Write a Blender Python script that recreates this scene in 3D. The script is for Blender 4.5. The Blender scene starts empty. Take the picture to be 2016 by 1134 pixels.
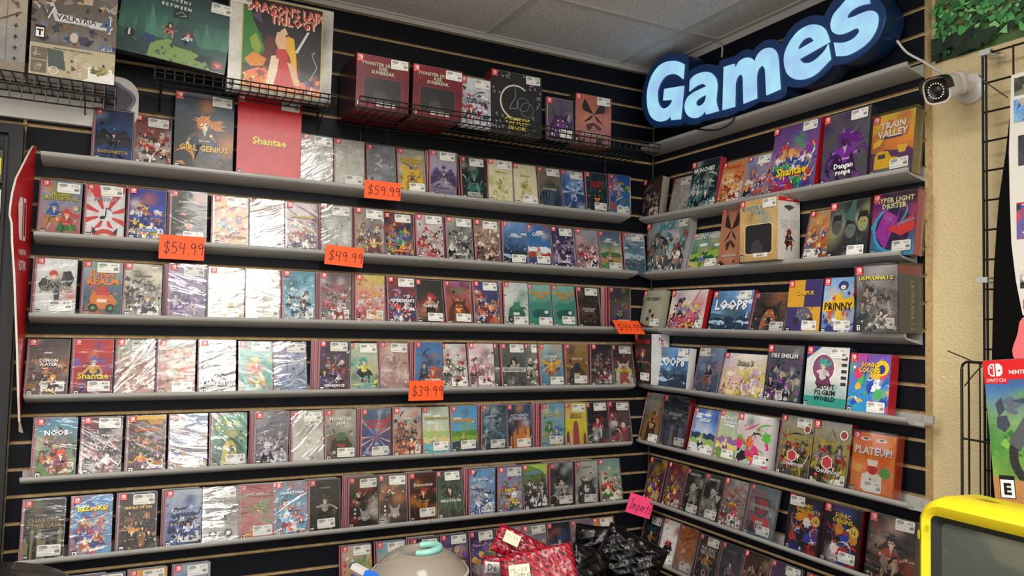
import bpy, math, random
import numpy as np
from mathutils import Vector, Matrix

# ------------------------------------------------------------ camera, world, lights, exposure
CAM = np.array([-1.9883, -2.5865, 1.6020]); YAW, PITCH, ROLL, FPX = 0.4754, 0.0484, 0.0240, 1499.8
_f = np.array([math.sin(YAW)*math.cos(PITCH), math.cos(YAW)*math.cos(PITCH), math.sin(PITCH)])
_r = np.array([math.cos(YAW), -math.sin(YAW), 0.0]); _u = np.cross(_r, _f)
_c, _s = math.cos(ROLL), math.sin(ROLL)
RGT, UPV, FWD = _c*_r + _s*_u, -_s*_r + _c*_u, _f
SC = bpy.context.scene; COL = SC.collection
cd = bpy.data.cameras.new('camera'); cam = bpy.data.objects.new('camera', cd); COL.objects.link(cam)
cd.sensor_width = 36; cd.lens = FPX/2016*36; cd.clip_start = .05; cd.clip_end = 60
M = Matrix.Identity(4)
for i in range(3):
    M[i][0], M[i][1], M[i][2], M[i][3] = RGT[i], UPV[i], -FWD[i], CAM[i]
cam.matrix_world = M; SC.camera = cam
w = bpy.data.worlds.new('world'); SC.world = w; w.use_nodes = True
w.node_tree.nodes['Background'].inputs[0].default_value = (1.0, .97, .93, 1)
w.node_tree.nodes['Background'].inputs[1].default_value = .95
SC.view_settings.view_transform = 'Standard'; SC.view_settings.look = 'None'
SC.view_settings.exposure = 0.42; SC.view_settings.gamma = 1; SC.view_settings.use_curve_mapping = False
CEIL = 2.705
def area(x, y, sx, sy, power, col=(1, .965, .90)):
    l = bpy.data.lights.new('ceiling_panel_light', 'AREA'); l.shape = 'RECTANGLE'; l.size = sx; l.size_y = sy
    l.energy = power; l.color = col
    o = bpy.data.objects.new('ceiling_panel_light', l); COL.objects.link(o); o.location = (x, y, CEIL-.02)
for lx, ly, pw in ((-1.40, -1.66, 23), (-1.40, -3.2, 34), (-1.40, -5.2, 30), (-3.84, -1.66, 56), (-3.84, -4.1, 40), (-2.3, -6.3, 46)):
    area(lx, ly, .56, 1.16, pw)

def ray(x, y): return (x-1008)/FPX*RGT + (567-y)/FPX*UPV + FWD
def hit(x, y, ax, v):
    d = ray(x, y); return CAM + (v-CAM[ax])/d[ax]*d
def onL(x, y, d=0.): return hit(x, y, 1, -d)      # plane parallel to the left wall, d in front of it
def onR(x, y, d=0.): return hit(x, y, 0, -d)      # plane parallel to the right wall
def at(x, y, dist):
    return CAM + ray(x, y)*dist
G0, GP = 2.30, .0762
def gz(n): return G0 - GP*n

# ------------------------------------------------------------ materials
def srgb(h):
    h = h.lstrip('#'); v = [int(h[i:i+2], 16)/255 for i in (0, 2, 4)]
    return tuple(c/12.92 if c <= .04045 else ((c+.055)/1.055)**2.4 for c in v)
def mat(name, col='808080', rough=.5, metal=0, spec=.5, coat=0, coatr=.05, attr=False, trans=0, emit=None, es=0, noise=None, bump=None, alpha=1, ior=None):
    m = bpy.data.materials.new(name); m.use_nodes = True; nt = m.node_tree; b = nt.nodes['Principled BSDF']
    c = srgb(col) if isinstance(col, str) else col
    b.inputs['Base Color'].default_value = (*c, 1); b.inputs['Roughness'].default_value = rough; b.inputs['Metallic'].default_value = metal
    b.inputs['Specular IOR Level'].default_value = spec; b.inputs['Coat Weight'].default_value = coat; b.inputs['Coat Roughness'].default_value = coatr
    b.inputs['Transmission Weight'].default_value = trans; b.inputs['Alpha'].default_value = alpha
    if ior: b.inputs['IOR'].default_value = ior
    if attr:
        a = nt.nodes.new('ShaderNodeVertexColor'); a.layer_name = 'Col'; nt.links.new(a.outputs[0], b.inputs['Base Color'])
    if emit:
        b.inputs['Emission Color'].default_value = (*srgb(emit), 1); b.inputs['Emission Strength'].default_value = es
    tc = None
    if noise or bump:
        tc = nt.nodes.new('ShaderNodeTexCoord')
    if noise:      # (scale, other colour)
        n = nt.nodes.new('ShaderNodeTexNoise'); n.inputs['Scale'].default_value = noise[0]; n.inputs['Detail'].default_value = 6
        r = nt.nodes.new('ShaderNodeValToRGB'); r.color_ramp.elements[0].color = (*c, 1); r.color_ramp.elements[1].color = (*srgb(noise[1]), 1)
        r.color_ramp.elements[0].position = noise[2] if len(noise) > 2 else .35; r.color_ramp.elements[1].position = noise[3] if len(noise) > 3 else .7
        nt.links.new(tc.outputs['Object'], n.inputs['Vector']); nt.links.new(n.outputs['Fac'], r.inputs[0]); nt.links.new(r.outputs[0], b.inputs['Base Color'])
    if bump:       # (scale, strength, distance)
        n = nt.nodes.new('ShaderNodeTexNoise'); n.inputs['Scale'].default_value = bump[0]; n.inputs['Detail'].default_value = 3
        k = nt.nodes.new('ShaderNodeBump'); k.inputs['Strength'].default_value = bump[1]; k.inputs['Distance'].default_value = bump[2]
        nt.links.new(tc.outputs['Object'], n.inputs['Vector']); nt.links.new(n.outputs['Fac'], k.inputs['Height']); nt.links.new(k.outputs[0], b.inputs['Normal'])
    return m
PRINT = mat('printed_card', rough=.42, attr=True, coat=.13, coatr=.08)
PAPER = mat('sticker_paper', rough=.5, attr=True)
def detail(m, sc, amt):
    # fine mottling of the printed artwork
    nt = m.node_tree; N = nt.nodes.new; lk = nt.links.new; b = nt.nodes['Principled BSDF']; vc = [n for n in nt.nodes if n.type == 'VERTEX_COLOR'][0]
    tc = N('ShaderNodeTexCoord'); oi = N('ShaderNodeObjectInfo'); ad = N('ShaderNodeVectorMath'); ad.operation = 'ADD'; n = N('ShaderNodeTexNoise'); n.inputs['Scale'].default_value = sc; n.inputs['Detail'].default_value = 4; n.inputs['Distortion'].default_value = 1.5
    lk(tc.outputs['Object'], ad.inputs[0]); lk(oi.outputs['Location'], ad.inputs[1]); lk(ad.outputs[0], n.inputs['Vector'])
    r = N('ShaderNodeMapRange'); r.inputs['From Min'].default_value = .3; r.inputs['From Max'].default_value = .7; r.inputs['To Min'].default_value = 1-amt; r.inputs['To Max'].default_value = 1+amt*.55
    mu = N('ShaderNodeVectorMath'); mu.operation = 'SCALE'; lk(n.outputs['Fac'], r.inputs['Value']); lk(vc.outputs[0], mu.inputs[0]); lk(r.outputs[0], mu.inputs['Scale']); lk(mu.outputs[0], b.inputs['Base Color'])
detail(PRINT, 150, .20)
CASEM = mat('case_plastic', rough=.25, attr=True, coat=.5, coatr=.08)
BLACK = mat('black_laminate', '0a0e16', rough=.5, spec=.18)
MDF = mat('raw_fibreboard', 'c4ac80', rough=.75, noise=(60, 'a88c60'))
SHELFM = mat('grey_shelf_plastic', '9b9a96', rough=.45, coat=.15)
PLASTER = mat('cream_plaster', 'c9b78c', rough=.8, bump=(190, .8, .005))
TILE = mat('ceiling_tile', 'e4e2df', rough=.95, noise=(190, 'a09a94', .54, .60), bump=(170, .4, .003))
TBAR = mat('ceiling_bar', 'c4c2bd', rough=.6)
WIRE = mat('black_wire', '08080a', rough=.35, spec=.6)
WHITEP = mat('white_plastic', 'c9c6c0', rough=.4, coat=.2)
def film(name, base, strn, rough=.07, sc=(9, 34, 1)):
    m = bpy.data.materials.new(name); m.use_nodes = True; nt = m.node_tree; nt.nodes.clear()
    N = nt.nodes.new; lk = nt.links.new
    out = N('ShaderNodeOutputMaterial'); mix = N('ShaderNodeMixShader'); tr = N('ShaderNodeBsdfTransparent'); gl = N('ShaderNodeBsdfGlossy')
    tr.inputs[0].default_value = (.96, .96, .96, 1); gl.inputs['Roughness'].default_value = rough
    tc = N('ShaderNodeTexCoord'); oi = N('ShaderNodeObjectInfo'); ad = N('ShaderNodeVectorMath'); ad.operation = 'ADD'
    ml = N('ShaderNodeMath'); ml.operation = 'MULTIPLY'; ml.inputs[1].default_value = 37.
    cmb = N('ShaderNodeCombineXYZ'); mr = N('ShaderNodeMapRange'); mr.inputs['To Min'].default_value = -.7; mr.inputs['To Max'].default_value = .7
    rot = N('ShaderNodeVectorRotate'); rot.rotation_type = 'Y_AXIS'
    mp = N('ShaderNodeMapping'); mp.inputs['Scale'].default_value = (sc[0], sc[2], sc[1])
    n1 = N('ShaderNodeTexNoise'); n1.inputs['Scale'].default_value = 1.; n1.inputs['Detail'].default_value = 2.5; n1.inputs['Distortion'].default_value = .6
    bp = N('ShaderNodeBump'); bp.inputs['Strength'].default_value = strn; bp.inputs['Distance'].default_value = .006
    fr = N('ShaderNodeFresnel'); fr.inputs['IOR'].default_value = 1.45; a2 = N('ShaderNodeMath'); a2.operation = 'ADD'; a2.inputs[1].default_value = base; a2.use_clamp = True
    lk(oi.outputs['Random'], ml.inputs[0]); lk(ml.outputs[0], cmb.inputs[0]); lk(ml.outputs[0], cmb.inputs[2])
    lk(tc.outputs['Object'], rot.inputs['Vector']); lk(oi.outputs['Random'], mr.inputs['Value']); lk(mr.outputs[0], rot.inputs['Angle'])
    lk(rot.outputs[0], ad.inputs[0]); lk(cmb.outputs[0], ad.inputs[1]); lk(ad.outputs[0], mp.inputs[0]); lk(mp.outputs[0], n1.inputs['Vector'])
    lk(n1.outputs['Fac'], bp.inputs['Height']); lk(bp.outputs[0], gl.inputs['Normal']); lk(bp.outputs[0], fr.inputs['Normal'])
    lk(fr.outputs[0], a2.inputs[0]); lk(a2.outputs[0], mix.inputs[0]); lk(tr.outputs[0], mix.inputs[1]); lk(gl.outputs[0], mix.inputs[2]); lk(mix.outputs[0], out.inputs[0])
    return m
FILM1 = film('thin_clear_film', .0, .45, .09)
FILM2 = film('wrinkled_clear_film', .10, .75, .10)
FILM3 = film('clear_box_protector', .09, .06, .05, (3, 3, 3))

# ------------------------------------------------------------ mesh helpers
class MB:
    def __init__(s): s.v = []; s.f = []; s.c = []; s.m = []
    def add(s, vs, fs, col=None, mi=0):
        o = len(s.v); s.v += [tuple(p) for p in vs]
        for f in fs: s.f.append(tuple(i+o for i in f)); s.c.append(col); s.m.append(mi)
    def box(s, x0, x1, y0, y1, z0, z1, col=None, mi=0, cols=None):
        vs = [(x0,y0,z0),(x1,y0,z0),(x1,y1,z0),(x0,y1,z0),(x0,y0,z1),(x1,y0,z1),(x1,y1,z1),(x0,y1,z1)]
        fs = [(0,3,2,1),(4,5,6,7),(0,1,5,4),(1,2,6,5),(2,3,7,6),(3,0,4,7)]   # bottom top front right back left
        o = len(s.v); s.v += vs
        for i, f in enumerate(fs): s.f.append(tuple(k+o for k in f)); s.c.append(cols[i] if cols else col); s.m.append(mi)
    def tube(s, pts, r, n=8, col=None, mi=0, closed=False):
        P = [Vector(p) for p in pts]; k = len(P); o = len(s.v)
        up = Vector((0, 0, 1))
        for i, p in enumerate(P):
            a = P[(i-1) % k] if (i or closed) else P[i]; b = P[(i+1) % k] if (i < k-1 or closed) else P[i]
            t = (b-a).normalized(); q = up if abs(t.dot(up)) < .95 else Vector((1, 0, 0))
            e = t.cross(q).normalized(); g = e.cross(t).normalized(); rr = r[i] if isinstance(r, (list, tuple)) else r
            for j in range(n):
                an = 2*math.pi*j/n; s.v.append(tuple(p + e*math.cos(an)*rr + g*math.sin(an)*rr))
        for i in range(k if closed else k-1):
            for j in range(n):
                a, b = o+i*n+j, o+i*n+(j+1) % n; c, d = o+((i+1) % k)*n+(j+1) % n, o+((i+1) % k)*n+j
                s.f.append((a, b, c, d)); s.c.append(col); s.m.append(mi)
        if not closed:
            s.f.append(tuple(o+j for j in range(n))[::-1]); s.c.append(col); s.m.append(mi)
            s.f.append(tuple(o+(k-1)*n+j for j in range(n))); s.c.append(col); s.m.append(mi)
    def lathe(s, prof, n=40, cx=0, cy=0, col=None, mi=0):
        o = len(s.v)
        for r, z in prof:
            for j in range(n):
                a = 2*math.pi*j/n; s.v.append((cx+r*math.cos(a), cy+r*math.sin(a), z))
        for i in range(len(prof)-1):
            for j in range(n):
                s.f.append((o+i*n+j, o+i*n+(j+1) % n, o+(i+1)*n+(j+1) % n, o+(i+1)*n+j)); s.c.append(col); s.m.append(mi)
    def mesh(s, name, mats):
        me = bpy.data.meshes.new(name); me.from_pydata(s.v, [], s.f)
        for m in (mats if isinstance(mats, (list, tuple)) else [mats]): me.materials.append(m)
        me.polygons.foreach_set('material_index', s.m)
        if any(c is not None for c in s.c):
            at_ = me.color_attributes.new('Col', 'FLOAT_COLOR', 'CORNER'); buf = []
            for f, c in zip(s.f, s.c):
                if c is None: c = (.5, .5, .5)
                if isinstance(c[0], (tuple, list)):
                    for k in c: buf += [k[0], k[1], k[2], 1]
                else: buf += [c[0], c[1], c[2], 1]*len(f)
            at_.data.foreach_set('color', buf)
        me.update(); return me
    def obj(s, name, mats, parent=None, loc=None, rot=None, smooth=None):
        me = s.mesh(name, mats)
        if smooth is not None:
            import bmesh
            bm = bmesh.new(); bm.from_mesh(me); bmesh.ops.recalc_face_normals(bm, faces=bm.faces)
            for e in bm.edges: e.smooth = len(e.link_faces) == 2 and e.calc_face_angle(0) < math.radians(smooth)
            for f in bm.faces: f.smooth = True
            bm.to_mesh(me); bm.free()
        return link(name, me, parent, loc, rot)
def link(name, me, parent=None, loc=None, rot=None):
    o = bpy.data.objects.new(name, me); COL.objects.link(o)
    if parent: o.parent = parent
    if loc is not None: o.location = loc
    if rot is not None: o.rotation_euler = rot
    return o
def empty(name, loc, rot=(0, 0, 0)):
    o = bpy.data.objects.new(name, None); COL.objects.link(o); o.location = loc; o.rotation_euler = rot; o.empty_display_size = .02
    return o
def tag(o, label, cat, group=None):
    o['label'] = label; o['category'] = cat
    if group: o['group'] = group
    return o
def struct(o): o['kind'] = 'structure'; return o

# text as triangles (built-in font), cached
_tc = {}
def text_tris(s, bold=0.0, res=1):
    k = (s, bold, res)
    if k in _tc: return _tc[k]
    cu = bpy.data.curves.new('t', 'FONT'); cu.body = s; cu.size = 1; cu.resolution_u = res; cu.offset = bold; cu.align_x = 'CENTER'; cu.space_line = .85
    o = bpy.data.objects.new('t', cu); me = o.to_mesh()
    vs = [(v.co.x, v.co.y) for v in me.vertices]; fs = [tuple(p.vertices) for p in me.polygons]
    o.to_mesh_clear(); bpy.data.objects.remove(o); bpy.data.curves.remove(cu)
    if vs:
        xs = [p[0] for p in vs]; ys = [p[1] for p in vs]; x0, x1, y0, y1 = min(xs), max(xs), min(ys), max(ys)
        vs = [(x-(x0+x1)/2, y-(y0+y1)/2) for x, y in vs]; out = (vs, fs, x1-x0, y1-y0)
    else: out = ([], [], 1, 1)
    _tc[k] = out; return out
def text_mesh(name, s, mat_, width, height, parent, loc, rot, bold=0.02, extrude=0.):
    vs, fs, W, H = text_tris(s, bold, 3)
    mb = MB(); mb.add([(x/W*width, 0, y/H*height) for x, y in vs], fs); return mb.obj(name, mat_, parent, loc, rot)

def clip(poly, w, h):
    def cl(p, inside, inter):
        o = []
        for i in range(len(p)):
            a, b = p[i-1], p[i]; ia, ib = inside(a), inside(b)
            if ib:
                if not ia: o.append(inter(a, b))
                o.append(b)
            elif ia: o.append(inter(a, b))
        return o
    def ix(v): return lambda a, b: (v, a[1]+(b[1]-a[1])*(v-a[0])/(b[0]-a[0]))
    def iy(v): return lambda a, b: (a[0]+(b[0]-a[0])*(v-a[1])/(b[1]-a[1]), v)
    for ins, it in ((lambda q: q[0] >= 0, ix(0)), (lambda q: q[0] <= w, ix(w)), (lambda q: q[1] >= 0, iy(0)), (lambda q: q[1] <= h, iy(h))):
        poly = cl(poly, ins, it)
        if len(poly) < 3: return []
    return poly

# a printed sheet: local x to the right, z up, facing -y; units: cover widths
class Art:
    def __init__(s, w, h, seed=0):
        s.w, s.h = w, h; s.A = h/w; s.mb = MB(); s.L = 0; s.R = random.Random(seed)
    def y(s): s.L += 1; return -(.00002 + .00002*s.L)
    def bg(s, stops, noise=.0, pal=None, nx=10, ny=15, splash=.35):
        R = s.R; P = [srgb(c) for c in stops]; pal = [srgb(c) for c in (pal or [])]
        spots = [(R.random(), R.random()*s.A, .08+R.random()*.25, R.choice(pal)) for _ in range(int(12*splash)+2)] if pal else []
        g = []
        for j in range(ny+1):
            t = (1-j/ny)*(len(P)-1); i = min(int(t), len(P)-2) if len(P) > 1 else 0; f = t-i
            for k in range(nx+1):
                c = [P[i][q]*(1-f)+P[i+1][q]*f for q in range(3)] if len(P) > 1 else list(P[0])
                for (sx, sy, sr, sc) in spots:
                    d = math.hypot(k/nx-sx, j/ny*s.A-sy)/sr
                    if d < 1: a = (1-d)*.8; c = [c[q]*(1-a)+sc[q]*a for q in range(3)]
                v = 1+noise*(R.random()-.5)*2; g.append(tuple(max(0, q*v) for q in c))
        vs = [(k/nx*s.w, 0, j/ny*s.h) for j in range(ny+1) for k in range(nx+1)]; o = len(s.mb.v); s.mb.v += vs
        for j in range(ny):
            for k in range(nx):
                q = (j*(nx+1)+k, j*(nx+1)+k+1, (j+1)*(nx+1)+k+1, (j+1)*(nx+1)+k)
                s.mb.f.append(tuple(i+o for i in q)); s.mb.c.append([g[i] for i in q]); s.mb.m.append(0)
    def poly(s, pts, c, up=True):
        p = clip([(x*s.w, y*s.w) for x, y in pts], s.w, s.h)
        if len(p) < 3: return
        if sum(p[i-1][0]*p[i][1]-p[i][0]*p[i-1][1] for i in range(len(p))) < 0: p = p[::-1]
        yy = s.y(); s.mb.add([(x, yy, z) for x, z in p], [tuple(range(len(p)))], srgb(c) if isinstance(c, str) else c)
    def ell(s, cx, cy, rx, ry, c, rot=0, n=14):
        ca, sa = math.cos(rot), math.sin(rot)
        s.poly([(cx+rx*math.cos(t)*ca-ry*math.sin(t)*sa, cy+rx*math.cos(t)*sa+ry*math.sin(t)*ca) for t in [2*math.pi*i/n for i in range(n)]], c)
    def rect(s, x0, y0, x1, y1, c): s.poly([(x0, y0), (x1, y0), (x1, y1), (x0, y1)], c)
    def line(s, pts, wd, c):
        for (x0, y0), (x1, y1) in zip(pts, pts[1:]):
            d = math.hypot(x1-x0, y1-y0) or 1; nx, ny = -(y1-y0)/d*wd/2, (x1-x0)/d*wd/2
            s.poly([(x0+nx, y0+ny), (x0-nx, y0-ny), (x1-nx, y1-ny), (x1+nx, y1+ny)], c)
    def ring(s, cx, cy, r, wd, c, a0=0, a1=6.2832, n=20, ry=None):
        ry = ry or r
        s.line([(cx+r*math.cos(a0+(a1-a0)*i/n), cy+ry*math.sin(a0+(a1-a0)*i/n)) for i in range(n+1)], wd, c)
    def text(s, t, cx, cy, hgt, c, maxw=.9, bold=.02, shadow=None, rot=0, res=1, force=None):
        vs, fs, W, H = text_tris(t, bold, res)
        if not vs: return
        k = hgt/H; kx = k
        if W*k > maxw: kx = maxw/W; k = min(k, kx/.68)
        if force: kx = force/W
        ca, sa = math.cos(rot), math.sin(rot)
        for c_, dx in (((shadow, .012), (c, 0)) if shadow else ((c, 0),)):
            yy = s.y(); q = []
            for x, y in vs:
                X, Y = x*kx, y*k; q.append(((cx+dx+X*ca-Y*sa)*s.w, yy, (cy-dx+X*sa+Y*ca)*s.w))
            s.mb.add(q, fs, srgb(c_))
    # ---- pieces
    def mix(s, c, d, f):
        a_, b_ = srgb(c) if isinstance(c, str) else c, srgb(d) if isinstance(d, str) else d; return tuple(p*(1-f)+q*f for p, q in zip(a_, b_))
    def fig(s, x, y, k, hair, skin, cloth, alt, legs=True, weapon=False):
        R = s.R; tl = R.uniform(-.3, .3); dk = lambda c, f=.45: s.mix(c, '0c0a10', f); lt = lambda c, f=.35: s.mix(c, 'f4f0ec', f); fx = R.choice((-1, 1))
        # cloak and flowing hair behind
        s.poly([(x-.8*k, y-.6*k), (x+.8*k, y-.6*k), (x+R.uniform(1.4, 2.6)*k, y-R.uniform(3, 4.4)*k), (x+R.uniform(.2, .9)*k, y-3.4*k), (x-R.uniform(.2, .8)*k, y-4.2*k), (x-R.uniform(1.3, 2.5)*k, y-R.uniform(2.6, 4)*k)], dk(alt))
        for a in range(4):
            an = fx*R.uniform(.1, .9)-.3; L_ = R.uniform(1.6, 3.0)*k; s.poly([(x-fx*.4*k, y+.6*k), (x+fx*.5*k, y+.5*k), (x+fx*L_*math.cos(an), y+L_*math.sin(an)), (x+fx*L_*.6*math.cos(an-.3), y+L_*.5*math.sin(an-.3))], hair if a % 2 else dk(hair, .3))
        if legs:
            for sx in (-1, 1):
                f_ = x+sx*k*R.uniform(.4, 1.6); yk = y-R.uniform(3.2, 3.8)*k; xk = (x+f_)/2+sx*.5*k
                s.poly([(x+sx*.1*k, y-2.1*k), (x+sx*.75*k, y-2.0*k), (xk+.3*k, yk), (f_+.2*k, y-5.2*k), (f_-.25*k, y-5.2*k), (xk-.25*k, yk)], alt if sx > 0 else dk(alt, .3))
        s.poly([(x-.95*k, y-.85*k), (x, y-.5*k), (x, y-2.7*k), (x-.7*k, y-2.3*k)], cloth); s.poly([(x, y-.5*k), (x+.95*k, y-.85*k), (x+.65*k, y-2.3*k), (x, y-2.7*k)], dk(cloth, .3))
        s.poly([(x-.3*k, y-.55*k), (x+.3*k, y-.55*k), (x+.05*k, y-1.6*k)], lt(alt, .5)); s.line([(x-.7*k, y-2.15*k), (x+.7*k, y-2.15*k)], .2*k, lt(cloth))
        for sx in (-1, 1):
            ex, ey = x+sx*k*R.uniform(1.2, 2.0), y-k*R.uniform(1.2, 2.4); hx, hy = ex+sx*k*R.uniform(-.6, 1.1), ey+k*R.uniform(-.8, 1.2)
            s.line([(x+sx*.8*k, y-1.0*k), (ex, ey)], .5*k, cloth if sx < 0 else dk(cloth, .2)); s.line([(ex, ey), (hx, hy)], .36*k, lt(cloth, .15)); s.ell(hx, hy, .22*k, .2*k, skin, n=6)
            if weapon and sx > 0: s.poly([(hx-.1*k, hy-.6*k), (hx+.15*k, hy-.7*k), (hx+2.0*k*fx, hy+3.4*k)], 'dfe6ec')
        ca, sa = math.cos(tl), math.sin(tl); T = lambda X, Y: (x+(X*ca-Y*sa)*k, y+(X*sa+Y*ca)*k)
        s.poly([T(-.9, .3), T(-.55, 1.05), T(.1, 1.25), (T(.75, .95)), T(.95, .2), T(.75, -.5), T(-.7, -.5)], dk(hair, .2))
        s.poly([T(-.55, .35), T(.55, .35), T(.55, -.15), T(.2, -.68), T(-.05, -.75), T(-.5, -.2)], skin); s.poly([T(.1, .35), T(.55, .35), T(.55, -.15), T(.2, -.68), T(.1, -.7)], s.mix(skin, '8c4c3c', .22))
        s.poly([T(-.95, -.4), T(-.85, .5), T(-.3, 1.3), T(.5, 1.25), T(.98, .5), T(.85, -.6), T(.62, .25), T(.4, -.05), T(.25, .45), T(-.1, .0), T(-.25, .45), T(-.6, .1)], hair)
        for a in range(4): an = .5+a*.6+R.random()*.3; s.poly([T(math.cos(an)*.7, .4+math.sin(an)*.6), T(math.cos(an+.5)*.7, .4+math.sin(an+.5)*.6), T(math.cos(an+.2)*1.7, .3+math.sin(an+.2)*1.4)], hair if a % 2 else lt(hair, .15))
        if k > .05:
            for sx in (-1, 1): s.line([T(sx*.3-.14, -.02), T(sx*.3+.14, -.05+sx*.03)], .16*k, '241c24')
    def clut(s, n, pal, y0, y1, sz=.07, x0=0, x1=1):
        R = s.R
        for _ in range(n):
            cx, cy = R.uniform(x0, x1), R.uniform(y0, y1); a0 = R.random()*6.28; m = R.choice((3, 4, 4, 5)); k = sz*R.uniform(.4, 1.5); st = R.uniform(.3, 1)
            ra = R.random()*3.14; ca, sa = math.cos(ra), math.sin(ra); q = []
            for i in range(m):
                t = a0+6.28*i/m; X, Y = k*math.cos(t)*R.uniform(.6, 1.2), k*math.sin(t)*st; q.append((cx+X*ca-Y*sa, cy+X*sa+Y*ca))
            s.poly(q, R.choice(pal))
    def hills(s, y, amp, c, n=9):
        R = s.R; p = [(0, -.01)]+[(i/n, y+amp*R.uniform(-1, 1)) for i in range(n+1)]+[(1, -.01)]; s.poly(p, c)
    def swoosh(s, n, pal, y0=0, y1=None):
        R = s.R; y1 = y1 or s.A
        for _ in range(n):
            x, y, a = R.random(), R.uniform(y0, y1), R.random()*6.28; p = []; da = R.uniform(-.5, .5)
            for i in range(7): p.append((x, y)); x += .09*math.cos(a); y += .09*math.sin(a); a += da
            W = R.uniform(.015, .06); c = R.choice(pal)
            L_ = [(p[i][0]-math.sin(a)*W*math.sin(math.pi*i/6), p[i][1]+W*math.sin(math.pi*i/6)) for i in range(7)]
            s.poly(p+L_[::-1], c)
    def logo(s, k, x=0, y=None, txt=True):
        y = y or s.A; s.rect(x, y-k, x+k, y, 'd2141e'); cx, cy = x+k*.5, y-k*.42
        s.poly([(cx-.30*k, cy+.14*k), (cx-.18*k, cy+.27*k), (cx-.03*k, cy+.27*k), (cx-.03*k, cy-.27*k), (cx-.18*k, cy-.27*k), (cx-.30*k, cy-.14*k)], 'f4f0f0')
        s.poly([(cx-.24*k, cy+.12*k), (cx-.17*k, cy+.21*k), (cx-.09*k, cy+.21*k), (cx-.09*k, cy-.21*k), (cx-.17*k, cy-.21*k), (cx-.24*k, cy-.12*k)], 'd2141e')
        s.ell(cx-.165*k, cy+.1*k, .045*k, .045*k, 'f4f0f0', n=6)
        s.poly([(cx+.03*k, cy+.27*k), (cx+.18*k, cy+.27*k), (cx+.30*k, cy+.14*k), (cx+.30*k, cy-.14*k), (cx+.18*k, cy-.27*k), (cx+.03*k, cy-.27*k)], 'f4f0f0')
        s.ell(cx+.16*k, cy-.03*k, .055*k, .055*k, 'd2141e', n=6)
        if txt: s.text('SWITCH', x+k*.5, y-k*.86, k*.15, 'f4f0f0', maxw=k*.8, bold=0, res=0)
    def esrb(s, t, k=.14, x=.02, y=.02):
        s.rect(x, y, x+k*.8, y+k*1.2, '101010'); s.rect(x+.01, y+.01, x+k*.8-.01, y+k-.005, 'f2f2f0'); s.text(t, x+k*.4, y+k*.5, k*.62, '101010', maxw=k*.6, bold=.05, res=0)
    def sheet(s, name='cover', parent=None, loc=(0, 0, 0), m=None): return s.mb.obj(name, m or PRINT, parent, loc)

# price stickers, one mesh per price
_st = {}
def sticker_mesh(price):
    if price in _st: return _st[price]
    a = Art(.058, .030); A = a.A; a.L = 0
    r = .04; a.poly([(r, 0), (1-r, 0), (1, r), (1, A-r), (1-r, A), (r, A), (0, A-r), (0, r)], 'e9e8e2')
    a.ell(.25, A-.12, .19, .075, '55554f'); a.ell(.25, A-.12, .16, .05, 'c9c8c0'); a.text('GAMES', .25, A-.12, .06, '33332f', maxw=.28, bold=.02, res=0) if False else a.line([(.12, A-.12), (.38, A-.12)], .03, '6a6a64')
    a.text(price, .76, A-.12, .095, '23231f', maxw=.42, bold=.01, res=0); a.text('New', .86, A-.215, .045, '44443f', bold=0, res=0)
    a.line([(.06, .27), (.24, .27)], .022, '77776f'); a.line([(.06, .10), (.62, .10)], .014, '8d8d86'); a.line([(.7, .06), (.94, .06)], .012, '9a9a94')
    for i in range(9): a.line([(.74+.024*i, .13), (.74+.024*i, .26)], .008+.006*(i*7 % 3), '30302c')
    _st[price] = a.mb.mesh('price_sticker', PAPER); return _st[price]

ORD = {3: 'top', 6: 'second', 9: 'third', 12: 'fourth', 15: 'fifth', 18: 'sixth', 21: 'lowest'}
# ------------------------------------------------------------ the room
def slatwall(name, length0, length1, n0, n1, side, extra=None):
    """black slats with raw grooves; local x along the wall from the corner"""
    mb = MB()
    def put(a, b, ya, yb, za, zb, m, cols=None):
        # a,b distance from corner; y into the wall
        if side == 'L': mb.box(-b, -a, ya, yb, za, zb, mi=m)
        else: mb.box(ya, yb, -b, -a, za, zb, mi=m)
    for n in range(n0, n1+1):
        top, bot = gz(n)-.0045, gz(n+1)+.0045
        put(length0, length1, .0006, .0095, bot, top, 1); put(length0, length1, 0, .0006, bot+.0003, top-.0003, 0)
    put(length0, length1, .0095, .0188 if side == 'L' else .0338, gz(n1+1), min(gz(n0), CEIL-.02), 1)
    return struct(mb.obj(name, [BLACK, MDF]))
slatwall('wall_left', 0.0, 2.2478, -5, 29, 'L')
slatwall('wall_left', 2.257, 3.6, -5, 1, 'L').name = 'wall_left_panel'
mb = MB(); mb.box(-2.257, -2.2478, .003, .0188, gz(2), gz(-5), mi=0); struct(mb.obj('trim_1', MDF))
slatwall('wall_right', 0.0095, 1.232, -5, 29, 'R')
mb = MB(); mb.box(-6, .4, .0188, .12, 0, 2.75); struct(mb.obj('wall_back', PLASTER))
mb = MB(); mb.box(.034, .12, -7, .0188, 0, 2.75); struct(mb.obj('wall_right_plaster', PLASTER))
mb = MB(); mb.box(-6, .12, -7, .12, -.05, 0); struct(mb.obj('floor', mat('grey_carpet', '77726c', rough=.9, noise=(180, '5c5853'))))
mb = MB(); mb.box(-6, .12, -7, .12, CEIL, CEIL+.05); struct(mb.obj('ceiling', TILE))
TR = [2]
def trim(x0, x1, y0, y1, z0, z1, m=TBAR):
    mb = MB(); mb.box(x0, x1, y0, y1, z0, z1); struct(mb.obj('trim_%d' % TR[0], m)); TR[0] += 1
trim(-4, 0, -.012, 0, CEIL-.006, CEIL-.0002); trim(-4, 0, -.0025, 0, CEIL-.022, CEIL-.006)
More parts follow.
